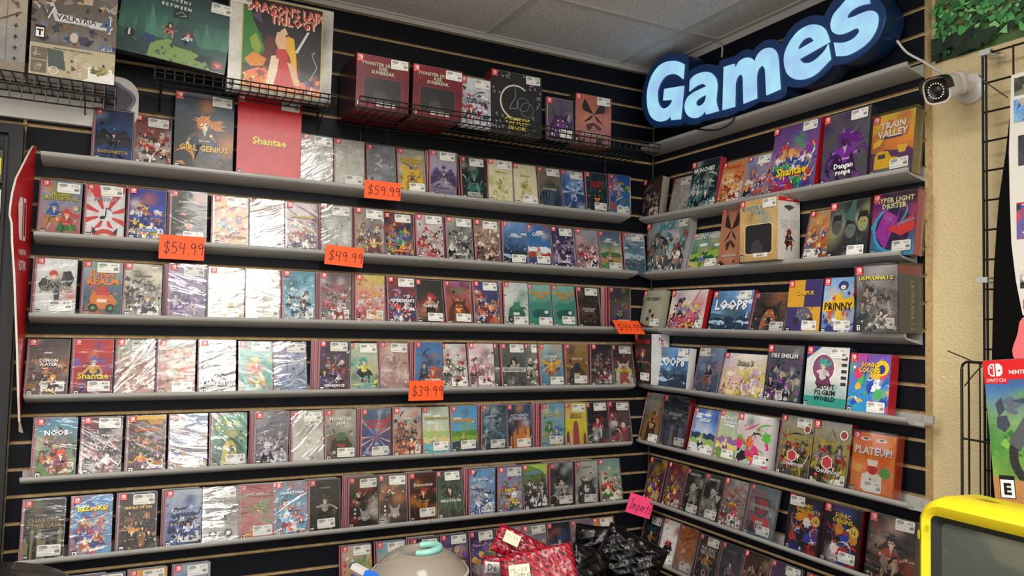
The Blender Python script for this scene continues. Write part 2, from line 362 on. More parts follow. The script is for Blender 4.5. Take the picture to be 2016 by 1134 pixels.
trim(-.022, 0, -4, -.022, CEIL-.006, CEIL-.0002); trim(-.003, 0, -4, -.0025, CEIL-.030, CEIL-.006)
for k in range(6):
    x = -.182-.6096*k; trim(x-.012, x+.012, -4, -.022, CEIL-.005, CEIL-.0002)
for k in range(6):
    y = -.403-.6096*k; trim(-4, -.022, y-.012, y+.012, CEIL-.0055, CEIL-.0004)

# ------------------------------------------------------------ shelves
PROF = [(.0005, -.003), (.004, -.003), (.005, -.030), (.030, -.0275), (.0655, -.0225), (.0692, -.0205), (.0700, -.0105), (.0715, -.0095), (.0775, -.0095), (.0785, -.0108),
        (.0785, -.0168), (.0760, -.0215), (.066, -.0275), (.035, -.0345), (.006, -.0405), (.0005, -.0405)]
def shelf(side, n, u0, u1, label):
    mb = MB(); k = len(PROF); vs = []
    for u in (u0, u1):
        for d, z in PROF: vs.append((-u, -d, gz(n)+z) if side == 'L' else (-d, -u, gz(n)+z-(.0085 if n == -1 else 0)))
    mb.add(vs, [(i, (i+1) % k, k+(i+1) % k, k+i) for i in range(k)]+[tuple(range(k)), tuple(range(k, 2*k))[::-1]])
    o = mb.obj('display_shelf', SHELFM, smooth=25); tag(o, label, 'shelf', 'grey display shelves on the %s wall' % ('left' if side == 'L' else 'right')); return o
J = {3: (.1675, .9721, 2.2035), 6: (.125, .99, 2.2106), 9: (.14, 1.0123, 2.2117), 12: (.1305, .995, 2.2117), 15: (.1393, .9913, 2.2117), 18: (.150, .9913, 2.2117), 21: (.16, .995, 2.2117)}
for n, (a, b, c) in J.items():
    shelf('L', n, a, b-.0008, 'grey plastic shelf, corner half of the %s row on the long wall' % ORD[n])
    shelf('L', n, b+.0008, c, 'grey plastic shelf, far left half of the %s row on the long wall' % ORD[n])
RE = {-1: (.023, 1.232), 3: (.017, 1.2336), 6: (.02, 1.209), 9: (.03, 1.225), 12: (.0245, 1.2318), 15: (.0235, 1.2318), 18: (.05, 1.2318), 21: (.05, 1.2318)}
for n, (a, b) in RE.items():
    shelf('R', n, a, b, 'empty grey shelf just under the lit blue sign' if n == -1 else 'grey plastic shelf, %s row of games on the short wall' % ORD[n])
# spare shelf brackets poking past the right ends
for n in (12, 15):
    mb = MB(); mb.box(-.045, -.004, -1.262, -1.2335, gz(n)-.027, gz(n)-.0235); mb.box(-.012, -.004, -1.262, -1.2335, gz(n)-.0235, gz(n)-.004); mb.box(-.05, -.045, -1.262, -1.2335, gz(n)-.030, gz(n)-.020)
    tag(mb.obj('shelf_clip', SHELFM), 'pale grey plastic end clip sticking out past the %s shelf' % ORD[n], 'clip', 'shelf end clips by the cream wall')

# ------------------------------------------------------------ hand written price cards
STK = {'$': [[(.8, .8), (.5, .95), (.2, .8), (.25, .6), (.7, .42), (.8, .2), (.5, .05), (.15, .2)], [(.5, 1.1), (.5, -.1)]], '5': [[(.75, .95), (.3, .95), (.25, .55), (.6, .6), (.78, .35), (.6, .05), (.2, .08)]],
       '4': [[(.25, .95), (.2, .5), (.75, .5)], [(.72, .95), (.7, 0)]], '9': [[(.75, .75), (.5, .95), (.22, .75), (.35, .52), (.7, .62), (.76, .8), (.72, 0)]], '3': [[(.2, .9), (.55, .97), (.75, .75), (.45, .52), (.78, .3), (.55, .03), (.18, .1)]],
       '.': [[(.4, .03), (.5, .05)]], 'I': [[(.1, .95), (.8, 1.0)], [(.45, .97), (.4, .02)], [(.1, .0), (.75, .05)]], 'm': [[(.05, .55), (.08, 0)], [(.08, .4), (.3, .58), (.42, .4), (.42, 0)], [(.42, .4), (.68, .58), (.85, .35), (.85, 0)]],
       'p': [[(.2, .55), (.2, -.35)], [(.2, .45), (.6, .6), (.75, .3), (.5, .02), (.2, .1)]], 'o': [[(.5, .55), (.2, .35), (.35, .03), (.7, .15), (.7, .45), (.5, .55)]], 'r': [[(.25, .55), (.28, 0)], [(.28, .35), (.5, .55), (.75, .5)]],
       't': [[(.5, .85), (.45, .1), (.65, .0)], [(.2, .55), (.8, .6)]], 's': [[(.7, .5), (.4, .58), (.3, .38), (.65, .22), (.55, .0), (.2, .05)]], 'i': [[(.45, .5), (.45, 0)], [(.45, .75), (.47, .8)]], 'c': [[(.7, .5), (.4, .55), (.25, .25), (.45, .02), (.75, .1)]],
       'D': [[(.2, .95), (.2, 0)], [(.2, .95), (.65, .85), (.8, .45), (.6, .08), (.2, 0)]], 'e': [[(.25, .3), (.7, .32), (.6, .55), (.3, .5), (.25, .15), (.5, 0), (.75, .1)]], ' ': [],
       'x': [[(.2, .55), (.75, 0)], [(.75, .55), (.2, 0)]], 'u': [[(.2, .55), (.25, .1), (.55, .02), (.75, .5), (.78, 0)]]}
def hand(a, s, x, y, h_, c, wd=.02, adv=.62, slant=.1, fit=None):
    if fit: adv = min(adv, (fit-x)/h_/sum(.5 if ch in '. ' else 1.55 if ch == 'm' else 1.1 for ch in s))
    kx = min(1, adv/.62)*.8
    for ch in s:
        for st in STK.get(ch, []): a.line([(x+(px*kx+slant*py)*h_, y+py*h_) for px, py in st], wd, c)
        x += adv*h_*(.5 if ch in '. ' else 1.55 if ch == 'm' else 1.1)
CARD_O = mat('orange_neon_card', rough=.6, attr=True)
def card(s, loc, rot, w_, h_, col, ink, label, hh=.5, ox=.07):
    root = tag(empty('price_card', loc, rot), label, 'price card', 'handwritten neon cards hung on the shelf edges')
    mb = MB(); mb.box(0, w_, .0004, .0012, 0, h_, col=srgb(col)); mb.obj('card', CARD_O, root)
    a = Art(w_, h_, 5); hand(a, s, ox, (a.A-hh*a.A)/2-.01, hh*a.A, ink, .021, fit=.97); a.sheet('writing', root, (0, 0, 0), CARD_O)
for s, x0, x1, z0, z1, roll, lab in (('$59.99', -1.2685, -1.1405, 2.0195, 2.0815, -.004, 'orange handwritten 59.99 card on the top shelf edge'), ('$54.99', -1.890, -1.7635, 1.7755, 1.848, .0, 'orange handwritten 54.99 card on the second shelf edge'),
                                     ('$49.99', -1.395, -1.266, 1.788, 1.853, .055, 'orange handwritten 49.99 card, slightly tilted, second shelf edge'), ('$39.99', -1.089, -.9605, 1.332, 1.401, .0, 'orange handwritten 39.99 card on the fourth shelf edge')):
    card(s, (x0, -.0812, z0), (0, roll, 0), x1-x0, z1-z0, 'ff5a1e', '4a1a14', lab, .52, .06)
card('$44.99', (-.2560, -.142, 1.578), (-.75, 0, 0), .126, .072, 'ff5a1e', '5a1a14', 'orange handwritten 44.99 card jutting out near the corner', .5, .06)
card('Imports', (-.172, -.0850, .874), (-.08, .30, -.34), .104, .078, 'fa3f78', '1c1018', 'hot pink handwritten card reading Imports in the corner', .50, .08)

# ------------------------------------------------------------ lit sign on the right wall
SD = .105
def zpts(L_, ox, oy, k): return [((p[0]/k+ox, p[1]/k+oy) + ((p[2],) if len(p) > 2 else ())) for p in L_]
z1 = lambda L_: zpts(L_, 1250, 80, 6.3)
z2 = lambda L_: zpts(L_, 1430, 20, 6.3)
z3 = lambda L_: zpts(L_, 1560, 0, 6.8333)
C_ = 1
G_ = z1([(605,298,1),(590,472,1),(530,425),(455,408),(370,440),(310,520),(275,620),(275,730),(300,810),(350,845),(410,820),(450,770),(462,728,1),(348,737,1),(362,600,1),(600,562,1),(560,970,1),(447,982,1),(440,925,1),(390,975),(300,1000),(215,960),(165,870),(147,740),(155,600),(200,450),(280,330),(370,270),(480,252),(560,272)])
a_ = z1([(672,625,1),(680,490,1),(740,430),(830,395),(920,395),(985,450),(1010,530),(1005,650),(1000,760),(1030,868,1),(880,912,1),(866,860,1),(820,920),(750,955),(680,945),(630,890),(615,810),(640,720),(700,660),(780,615),(880,570,1),(860,540),(810,535),(740,570)])
ah = z1([(885,662,1),(870,740),(830,795),(780,813),(750,785),(760,740),(810,700)])
m_ = z1([(1100,328,1),(1225,290,1),(1238,355,1),(1280,270),(1340,225),(1400,212),(1450,230),(1478,275,1)])+z2([(380,560),(450,490),(540,468),(605,510),(635,600),(645,760),(662,975,1),(495,1050,1),(485,860),(475,730),(440,685),(395,720),(368,800),(365,900),(370,1090,1)])+z1([(1345,775,1),(1340,600),(1335,460),(1310,415),(1270,440),(1240,520),(1235,650),(1230,815,1),(1085,857,1)])
e_ = z2([(1275,390,1),(1230,260),(1170,200),(1090,180),(1000,195),(880,270),(780,400),(720,540),(715,660),(750,780),(820,840),(900,857),(1000,840),(1120,775),(1285,605,1),(1258,430,1),(1210,510),(1120,600),(1040,650),(960,658),(920,635),(898,603,1)])
eh = z2([(878,500,1),(890,440),(940,370),(1000,335),(1050,340),(1085,380,1)])
s_ = z3([(1010,-110,1),(880,-100),(740,-20),(640,90),(550,200),(512,320),(530,410),(580,450),(650,455),(740,425),(820,385),(870,375),(895,400),(890,440),(830,510),(740,560),(650,580),(558,575,1),(588,750,1),(720,740),(870,670),(1010,560),(1110,410),(1143,270),(1130,190),(1080,150),(1010,150),(910,185),(820,225),(735,245),(735,200),(790,135),(880,80),(960,55),(1032,42,1)])
back = z1([(90,700),(110,560),(160,410),(240,290),(340,200),(450,158),(560,162),(640,195),(652,260),(650,400,1),(720,350),(800,310),(900,295),(985,310),(1025,335,1),(1045,280),(1075,245),(1240,195,1),(1330,130),(1400,115),(1460,130,1)])+z2([(400,430),(480,380),(560,367),(630,385),(670,440,1),(710,360),(780,250),(870,160),(1000,90),(1100,68),(1215,80,1)])+z3([(470,130),(540,20),(640,-90),(800,-200),(980,-230),(1100,-130),(1130,-40),(1180,30),(1225,100),(1240,180),(1235,280),(1190,420),(1110,560),(980,690),(830,790),(680,850),(540,872,1)])+z2([(1200,790),(1060,890),(900,950),(740,935,1),(700,1060),(560,1120)])+z1([(1550,750),(1450,800),(1330,855),(1275,860,1),(1180,920),(1000,955),(830,990,1),(760,1030),(680,1038),(600,1015,1),(530,1050),(380,1050,1),(330,1070),(240,1065),(170,1010),(110,890),(85,780)])
def smooth_pts(P, sub=5):
    o = []; n = len(P)
    for i in range(n):
        p0, p1, p2, p3 = P[i-1], P[i], P[(i+1) % n], P[(i+2) % n]
        if len(p1) > 2: p0 = p1
        if len(p2) > 2: p3 = p2
        if len(p1) > 2 and len(p2) > 2: o.append(p1[:2]); continue
        for k in range(sub):
            t = k/sub; o.append(tuple(.5*(2*p1[c]+(p2[c]-p0[c])*t+(2*p0[c]-5*p1[c]+4*p2[c]-p3[c])*t*t+(3*p1[c]-p0[c]-3*p2[c]+p3[c])*t**3) for c in (0, 1)))
    return o
def sign_curve(name, loops, d0, d1, m, parent, bevel=.0):
    cu = bpy.data.curves.new(name, 'CURVE'); cu.dimensions = '2D'; cu.fill_mode = 'BOTH'; cu.extrude = (d0-d1)/2-bevel; cu.bevel_depth = bevel; cu.bevel_resolution = 2
    for L_ in loops:
        sp = cu.splines.new('POLY'); Q = [onR(x, y, d0) for x, y in smooth_pts(L_)]; sp.points.add(len(Q)-1)
        for i, q in enumerate(Q): sp.points[i].co = (-q[1]-SX, q[2]-SZ, 0, 1)
        sp.use_cyclic_u = True
    tmp = bpy.data.objects.new('t', cu); me = bpy.data.meshes.new_from_object(tmp); bpy.data.objects.remove(tmp); me.name = name
    me.materials.clear(); me.materials.append(m)
    o = link(name, me, parent, (0, -(d0+d1)/2, 0), (math.pi/2, 0, 0)); return o
SX, SZ = .62, 2.40
SIGNB = mat('sign_blue_face', '14335f', rough=.38, coat=.2, emit='123a78', es=.10)
SIGNS = mat('sign_blue_side', '0d2c52', rough=.35, coat=.3)
def lit(name):
    m = bpy.data.materials.new(name); m.use_nodes = True; nt = m.node_tree; b = nt.nodes['Principled BSDF']
    tc = nt.nodes.new('ShaderNodeTexCoord'); n = nt.nodes.new('ShaderNodeTexNoise'); n.inputs['Scale'].default_value = 9; r = nt.nodes.new('ShaderNodeValToRGB')
    r.color_ramp.elements[0].color = (*srgb('9cc4ee'), 1); r.color_ramp.elements[1].color = (*srgb('a8e4f4'), 1); r.color_ramp.elements[0].position = .35; r.color_ramp.elements[1].position = .65
    nt.links.new(tc.outputs['Object'], n.inputs[0]); nt.links.new(n.outputs[0], r.inputs[0]); nt.links.new(r.outputs[0], b.inputs['Emission Color']); b.inputs['Emission Strength'].default_value = .72
    b.inputs['Base Color'].default_value = (.05, .07, .09, 1); return m
LIT = lit('lit_acrylic')
sg = tag(empty('lit_sign', (0, -SX, SZ), (0, 0, -math.pi/2)), 'glowing blue and white sign reading Games above the corner shelves', 'sign')
sign_curve('sign_face', [back], SD, SD-.008, SIGNB, sg, .002); sign_curve('sign_can', [back], SD-.0085, .012, SIGNS, sg)
for L_, nm in (([G_], 'G'), ([a_, ah], 'a'), ([m_], 'm'), ([e_, eh], 'e'), ([s_], 's')): sign_curve('letter', L_, SD+.0055, SD+.0005, LIT, sg, .001)
def cable(name, pts, r, m, label):
    o = []; n = len(pts)
    for i in range(n-1):
        p0, p1, p2, p3 = [np.array(pts[max(0, min(n-1, j))]) for j in (i-1, i, i+1, i+2)]
        for k in range(6): t = k/6; o.append(tuple(.5*(2*p1+(p2-p0)*t+(2*p0-5*p1+4*p2-p3)*t*t+(3*p1-p0-3*p2+p3)*t**3)))
    o.append(tuple(pts[-1])); mb = MB(); mb.tube(o, r, 8); return tag(mb.obj(name, m, smooth=60), label, 'cable')
cable('power_cable', [onR(1411, 83, .004), onR(1421, 90, .02), onR(1422, 103, .03), onR(1421, 112, .04)], .0035, WHITEP, 'short white cable dropping from the ceiling behind the lit sign')
cable('camera_cable', [onR(1766, 80, .03), onR(1785, 103, .02), onR(1815, 120, .012), onR(1843, 137, .02), onR(1868, 153, .06)], .0035, WHITEP, 'white cable running from the lit sign to the security camera')
cable('power_cable', [onR(1355, 248, .06), onR(1375, 254, .085), onR(1410, 256, .085), onR(1437, 244, .085), onR(1448, 228, .08)], .003, WIRE, 'black cable sagging below the lit sign')
cable('power_cable', [onR(1273, 247, .03), onR(1276, 275, .01), onR(1285, 300, .008), onR(1286, 345, .008)], .002, WIRE, 'thin black cord hanging down the corner under the sign')
# ------------------------------------------------------------ what stands on the shelves
# left wall: xl|xr|film|spares|price|sticker|style|bg|palette|title|colour|height|size|rating|look; silver and white clut covers carry film glare in bg and palette
LW = {3: '''
188|255|1|1|69.99||fly|1d2a4c>2c4f86>26447c|16181f,2b2f38,9fb6d8,101014|BAYONETTA|c8a24a|.2|.11|M|dark blue case with a black winged figure and gold title
257|334|2|0|59.99|tr|figs|7c2024>8f6a64>a09a98|a8202a,e0d4c8,3a3034,c9773a,d8d8d8||ffffff|.9|.1|M|red and silver case crowded with red haired figures
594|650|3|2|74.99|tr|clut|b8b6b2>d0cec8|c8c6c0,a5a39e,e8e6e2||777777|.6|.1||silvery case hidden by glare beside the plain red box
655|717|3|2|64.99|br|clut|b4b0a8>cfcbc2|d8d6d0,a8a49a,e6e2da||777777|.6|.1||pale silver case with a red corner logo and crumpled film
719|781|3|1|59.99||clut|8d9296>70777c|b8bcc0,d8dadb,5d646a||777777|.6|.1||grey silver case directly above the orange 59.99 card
781|838|1|1|59.99|br|monster|a9a9a2>8c7c52|d9b13a,ab8a2c,e8d9a0,5a4a26|ULTIMATE EDITION\\nBORDERLANDS 3|e8c020|.75|.15|M|grey and gold case with skeletal figure and yellow numeral title
841|897|1|3|59.99|tr|wing|a8a4b4>8d86a0|56407c,3c2c5c,b05a6a,c8c4d0|Crymachina|3a3444|.2|.1|T|lilac case with a purple winged figure
909|956|1|1|59.99|tr|solo|20282a>101416|2f5f58,1c2424,54988a,c0c4b8|DIOFIELD\\nCHRONICLE|e4e4dc|.15|.13|T|near black case with a teal ghostly figure
957|1008|0|2|39.99|tr|curls|d6d2ae>d8d4b0|a49a2e,b8ae48,8c8426|GOROGOA|8a7a3a|.72|.07|E|cream case with olive curls, sticker at its top
1009|1061|0|1|39.99|br|curls|d8d4b2>dad6b4|a49a2e,b8ae48,8c8426|GOROGOA|8a7a3a|.72|.07|E|cream case with olive curls, sticker at its foot
1061|1112|0|1|59.99|tr|city|8f7c64>6c6458>2c405e|1c2026,2c3038,3c4c66|HOGWARTS|d0cab8|.48|.09|T|brown case with a dark castle skyline over blue water
1108|1146|1|1|59.99|tr|wing|5c86c4>3f62a0>1c2c50|aac0e0,2c4478,d8e0ec||cfd8e8|.2|.07|T|narrow blue case with a pale feathered figure
1147|1191|0|2|59.99|br|monster|1c2c34>1a343c|1a3c44,0e1c22,2c5c64,d87a30|ZOMBIE\\nARMY 4|c8202c|.72|.2|M|dark teal case with dripping red block title
1193|1235|0|3|59.99|br|splash|2458a8>3a78c0|d8dde8,c44a3c,e0b040,3c8a4c,2c4c98|SONIC|e8b820|.8|.12|E|bright blue case with a yellow title
''', 6: '''
73|159|0|1|59.99|tr|pair|7088b8>9a8c98>b85a4c|2c5aa8,c83c34,e8a84c,48924c,e0e0e8|MEGAMAN\\nBATTLE NETWORK|c8c02c|.72|.16|E|case split blue and red with two helmeted boys
164|245|0|1|59.99|tr|rays|d8d8da>dcdcde|d03a3c,e8e8ea|MUSYNX|b4a8b4|.74|.12|E|white case with red rays and a black music note
248|327|0|1|59.99|br|figs|2036a0>1c3290>16287c|e0c040,e8e8ee,c86a30,2c50c8,1c2460|STRIKERS|6aa0e0|.22|.1|T|royal blue case with yellow haired fighters
331|407|0|2|54.99|br|monster|54565a>2c2a2c>403028|2a2426,141214,5c3426,d06a28|DARKSIDERS|d4d4d4|.8|.08|M|charcoal case with an armoured rider above the 54.99 card
418|488|0|1|54.99|tr|figs|d89a34>d8a040>b87830|e8b848,6a4c8c,c8505c,5c9cb0,f0e0c0|DELUXE EDITION|8c5420|.2|.09|T|amber yellow case with a ring of small figures
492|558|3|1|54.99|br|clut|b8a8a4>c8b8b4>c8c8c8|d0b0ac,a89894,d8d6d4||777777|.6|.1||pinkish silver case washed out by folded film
560|626|1|1|54.99|br|figs|8c6c74>a08890>6c6c84|a04450,5c5c8c,d8c8c0,3c3444,b08c50|DUNGEONS|d8cc50|.72|.1|T|mauve case with a yellow curved title and dark heroes
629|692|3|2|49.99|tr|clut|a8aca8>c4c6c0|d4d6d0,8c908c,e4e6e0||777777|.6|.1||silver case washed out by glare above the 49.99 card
697|755|1|2|49.99|tr|figs|94867c>a8988c>8c7c74|8c3c3c,c8a860,4c5c80,d8d0c4,5c4438|||.5|.1|T|taupe case with a crowd in old fashioned coats
758|812|0|0|49.99|tr|figs|282c4c>302c34>26262c|c84c34,e0a840,3c6cb0,8c8c98,48a05c|Romance|e8863c|.17|.13|E|black case with jumping heroes and orange script title
818|873|0|1|49.99|tr|figs|d8d2d0>b8acac>c0a4a4|b82c34,2c2428,e4dedc,a81c28,c8b8b8||c02030|.3|.1|M|white case with scarlet splashes and long haired figures
878|930|0|1|49.99|tr|figs|a8a8a4>787874>8c8c88|18181a,d8d8d4,4c4c4c,989894|SYMPHONY|eaeaea|.17|.08|T|grey monochrome case with a dark coated boy
933|984|0|1|49.99|tr|figs|a8947c>8c7468>5c4840|3a2c28,e0c8a8,c89070,e8e0d4,6a4a3c||e0d0b0|.2|.09|T|brown case with two large youthful faces
989|1034|1|2|49.99|br|sea|7098c8>44689c>1c3454|2c4c74,16283c,a8c4e0|SUMMER MARE|d8e0ec|.67|.07|T|hazy blue case showing a dusky seashore
1038|1084|0|1|49.99|br|land|3468a8>3c78b4>5890c0|e8ecf0,b04434,284c80,d8c8a0|CARTO|f0f0ec|.78|.14|E|deep blue case with chunky white title and small red hiker
1085|1131|0|1|49.99|tr|figs|34304c>44405c>2c2844|d0c8d8,8c6cac,2c2034,5c5480|VARNIR|e0dce8|.17|.11|M|indigo case with pale haired witches
1134|1177|0|1|49.99|br|figs|9ca4a8>a08c94>5c5460|c84858,e0a8b0,2c2834,e8e4e4,a83444||eeeeee|.7|.08|T|grey rose case with pink haired pair and stripes
1180|1222|0|1|49.99|br|land|4c5890>86a47c>aab890|4c7c4c,c89060,6c9c5c,e0d8c0|GARDEN LIFE|e8ecdc|.75|.08|E|violet and green case with a brunette in a meadow
1225|1267|0|2|49.99|tr|sea|88a4b8>6c94ac>405c70|c0d0dc,4c6878,2c4450|MEMORIES|dce8ee|.72|.07|T|frosty pale blue case at the right end of its shelf
''', 9: '''
62|154|0|2|49.99|br|jack|dcdcdc>d4d4d4|26262a,c84434,c8b068|JACK\\nJEANNE|8c8a80|.52|.3|T|white case with one black smudged flower shape and red head
159|242|0|1|49.99|tr|mech|a8c0cc>486c84>3c5c60|d87a34,c83c34,e8e0d0,2c3c4c,5ca05c|JUICY\\nREALM|f0902c|.72|.32|T|blue grey case with fat orange block title and trucks
244|315|0|1|49.99|br|figs|d8d4c0>ccc8b4>a8a49c|4c4858,74707c,e0dccc,2c2a34,8c7c74|Legend Legacy|5c5868|.78|.08|T|ivory case with a row of grey sketched warriors
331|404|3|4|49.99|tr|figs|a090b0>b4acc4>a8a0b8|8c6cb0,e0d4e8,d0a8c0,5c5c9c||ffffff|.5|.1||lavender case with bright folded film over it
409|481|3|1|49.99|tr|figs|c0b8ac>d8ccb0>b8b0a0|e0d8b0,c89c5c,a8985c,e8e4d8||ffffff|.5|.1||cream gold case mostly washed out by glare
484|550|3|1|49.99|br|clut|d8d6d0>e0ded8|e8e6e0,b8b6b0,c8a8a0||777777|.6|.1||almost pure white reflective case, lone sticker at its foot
554|620|1|2|49.99|br|figs|4c8ca4>6cb0c8>a8c0c8|dce8ec,2c4c5c,a8d4e4,e8e8e8,3c2c34||e0f0f4|.4|.1|T|turquoise case with pale haired boys in suits
626|691|2|2|49.99|br|figs|5c4c54>8c6c70>a09ca4|b02c34,e0dcdc,34303c,c86870,8c88a0||ffffff|.5|.1|T|smoky case with red and white tangled fighters
696|757|2|2|43.99|br|figs|d8c860>d89494>c8a8ac|e06878,e8a848,f0dcd4,d8d4cc,c84c6c||e0c030|.8|.1|T|candy pink and yellow case with a red haired girl
762|819|0|1|49.99|tr|figs|8c3038>3c2c4c>6c2430|c02c38,d8dce4,34407c,18141c,b8a8b0|NEVER NIGHTS|e8e8ec|.5|.12|T|crimson and navy case with white slashes and title
821|872|0|0|43.99|br|lone|2c2826>383230>241e1e|b03034,c89c80,181414|VAMPIRE|e4e0dc|.42|.11|M|dark case with one man in a red coat
876|930|0|0|43.99|br|monster|a0648c>a85c48>6c4438|5c2c28,8c4a30,3c2020,f0a030|MONSTER\\nRISE|5c9c3c|.78|.15|T|sunset orange case with a roaring beast
932|982|0|1|49.99|tr|figs|2c4c8c>3c4468>74303c|c84c3c,2c3460,c0ccdc,8c3c44,e09050||c84450|.2|.1|M|blue and rust case with a silver haired swordsman
991|1038|0|2|43.99|br|mech|c8d0d0>d0d4d0>b8c0c4|2c6c54,3c8c6c,e4e8e4,8c9498||5c6468|.2|.08|T|white case with a green mechanical shape
1041|1084|0|1|43.99|br|golf|88b8ac>4c948c>2c7470|3c8c7c,1c5c5c,a8ccc0|WHAT THE\\nGOLF?|f0a020|.76|.21|E|teal case with orange block title, left of the matching pair
1087|1131|0|1|49.99|br|golf|88b8ac>4c948c>2c7470|3c8c7c,1c5c5c,a8ccc0|WHAT THE\\nGOLF?|f0a020|.76|.21|E|teal case with orange block title, right of the matching pair
1134|1182|1|1|49.99|tr|mech|28221f>221c1c|4c3c34,3a2e2a,140f10,6c5444|HYPER DARK\\nDRIFTERS|c8c4bc|.45|.12|T|black case with dim brown shapes and thin white lettering
1193|1237|0|3|44.99|br|monster|3c4c2c>48403c>1c1a1c|4c3c6c,2c2444,d89030,5c7c34||ffffff|.5|.1|E|dark green case with orange and purple creature
''', 12: '''
54|133|2|0|44.99|br|figs|4c4440>7c6c68>5c4c50|34302c,d8c0a8,b85c4c,5c3c54,c88c44|DEMON\\nSLAYER|e8e4dc|.6|.15|T|brown case of anime fighters at the shelf's left end
142|224|1|1|44.99|br|lone|c83428>b02c34>8c1c34|7c5ca8,e0a848,34407c|Shantae|e8d030|.36|.2|T|vivid red case with slanted yellow title and blue hatted girl
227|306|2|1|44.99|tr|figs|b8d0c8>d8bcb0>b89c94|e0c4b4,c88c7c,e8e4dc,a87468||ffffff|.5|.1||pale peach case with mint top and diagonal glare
309|385|1|1|44.99|br|pair|b4d0c8>c89c90>bc8478|e4dcd0,c87c5c,d8b088,8c5c4c|GOOD PIZZA\\nGREAT PIZZA|d89080|.75|.16|E|salmon case with a chef and a round pizza badge
391|465|2|1|44.99|tr|figs|b8b4b0>8c8a88>3c3a3a|18181a,e8e8e6,5c5a58,a8a4a0|LABYRINTH|e8e8e8|.2|.14|T|black and white case with tall pale lettering at the bottom
471|537|1|0|44.99|tr|lone|5ca89c>6cb4b0>78b0a8|e0b040,c84c54,e8d8c0|Adventure|e0c868|.22|.1|E|sea green case with a blonde girl in red
540|604|2|0|44.99|tr|swirl|b8a8b8>98a4bc>3c5c94|5c84b8,a8c0d8,d8ccd4,2c4478||e0e0f0|.3|.1|E|pastel violet case shading to deep blue below
629|692|0|4|59.99|tr|figs|403844>54444c>5c2434|34306c,e4e0e4,a82438,18141c,7c5ca0|VENGEANCE|e8e4e8|.13|.09|M|violet and red case in front of a thick row of spares
694|741|0|0|49.99|tr|lone|a8c0b8>b8b48c>78a0a0|2c9c9c,d8d060,18181c|39|e04878|.22|.1|E|teal case with a girl in black shorts and long turquoise hair
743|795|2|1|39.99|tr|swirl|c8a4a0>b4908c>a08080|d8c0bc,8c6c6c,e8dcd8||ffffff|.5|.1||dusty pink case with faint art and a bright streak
818|871|0|5|39.99|br|pair|3c78b8>4c88c0>2c70b0|2c4c7c,c85c34,1c2c44,e08c4c,7c3454|LIVE|e0e8f4|.1|.09|T|blue and orange case with a tower silhouette above the 39.99 card
873|914|0|0|39.99|br|figs|d4d0cc>ccc8c2>c0b8b4|2c2a2c,a82c34,5c6c54,e8e4e0,8c8884||8c6c3c|.2|.08|T|white comic style case packed with tiny sketched heads
916|970|0|0|39.99|br|figs|dcd4d4>d8ccd0>d0c4c8|2c2428,d8a0b0,e8dcdc,b86478,8c7478||c84868|.2|.08|T|blush white case with tumbling pink dressed girls
972|988|0|0|39.99||lone|5c605c>484c4c|2c2a2a,a8a49c,6c6864|HERCULE POIROT|e0e0dc|.4|.09|E|slim visible strip of a grey detective case with a white band
989|1031|0|0|39.99|tr|lone|68706c>4c504e>38383a|2c2a2a,a8a49c,6c6864|HERCULE POIROT|e8e8e4|.42|.1|E|grey detective case with a white title across its middle
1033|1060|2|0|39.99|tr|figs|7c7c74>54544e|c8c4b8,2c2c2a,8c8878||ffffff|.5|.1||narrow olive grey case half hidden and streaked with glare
1062|1107|0|2|39.99|br|lone|b0c4bc>5c9cb4>3c7c9c|2c3c54,d8b040,c88c6c|BOMBER\\nCREW|e8ecec|.68|.16|E|sky blue case with a helmeted aviator and gold wings
1110|1154|0|2|39.99|br|mech|a8844c>8c6834>5c4424|4c3820,2c3c54,c8b890,8c6c3c|CREATURE|f0ece0|.66|.08|E|ochre brown case with white upper title
1157|1201|0|3|39.99|br|figs|2c2628>3c3436>2c2628|5c5458,a8a0a4,8c2c2c,1a1618||b83430|.8|.12|T|charcoal case with a small red emblem above grey figures
1204|1246|0|1|39.99|tr|monster|3c3030>583c34>3c4a44|c8c4b8,a84c34,2c2824,6c5c4c|FORTRESS|e8d820|.38|.14|T|dark case with a jagged yellow arched title
''', 15: '''
67|154|1|2|39.99|br|figs|5c9cc4>7cac94>6c9c4c|c87c44,8c4c6c,e0c8a0,5c3c2c,c84c3c|NOOB|f0f0f0|.76|.16|E|sky blue case with wizards and a bubbly white title
160|242|1|1|39.99|tr|figs|34383c>6c6468>a88c8c|c8a4a4,e8dcdc,3c3034,a84c54,1c1c20|SKAUTFOLD|c4c8cc|.67|.09|M|black topped case with pale pink blurred battle below
250|327|0|1|39.99|br|figs|6c4c30>4c3038>7c4c34|3c4c2c,8c6c8c,d8903c,2c2024,6c3c34|RUNNER PATH|c86c34|.75|.08|T|brown case with a golden banner and moonlit heads
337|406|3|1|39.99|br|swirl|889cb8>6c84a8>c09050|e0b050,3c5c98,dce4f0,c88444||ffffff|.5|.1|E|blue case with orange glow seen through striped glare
415|486|2|1|39.99|br|monster|6cb098>50987c>5ca490|2c6c5c,d8c040,88c8b0,3c4c4c|GALAXY|e0d030|.82|.12|E|mint green case with yellow wavy title
499|566|2|3|39.99|br|figs|645c68>544c5c>706c74|8c7c94,c8c4cc,3c3444,a8a0b0||a894b0|.75|.08|M|dim purple grey case with pencil drawn figures
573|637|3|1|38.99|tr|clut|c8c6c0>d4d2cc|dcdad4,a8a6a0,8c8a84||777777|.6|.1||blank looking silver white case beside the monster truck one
642|696|0|2|39.99|br|mech|b8b4a8>8c8c84>3c3c3c|2c2c2a,4c6c4c,a83430,c8c4b8|MONSTER\\nJAM|f0ece0|.77|.22|E|grey case with a black off road truck
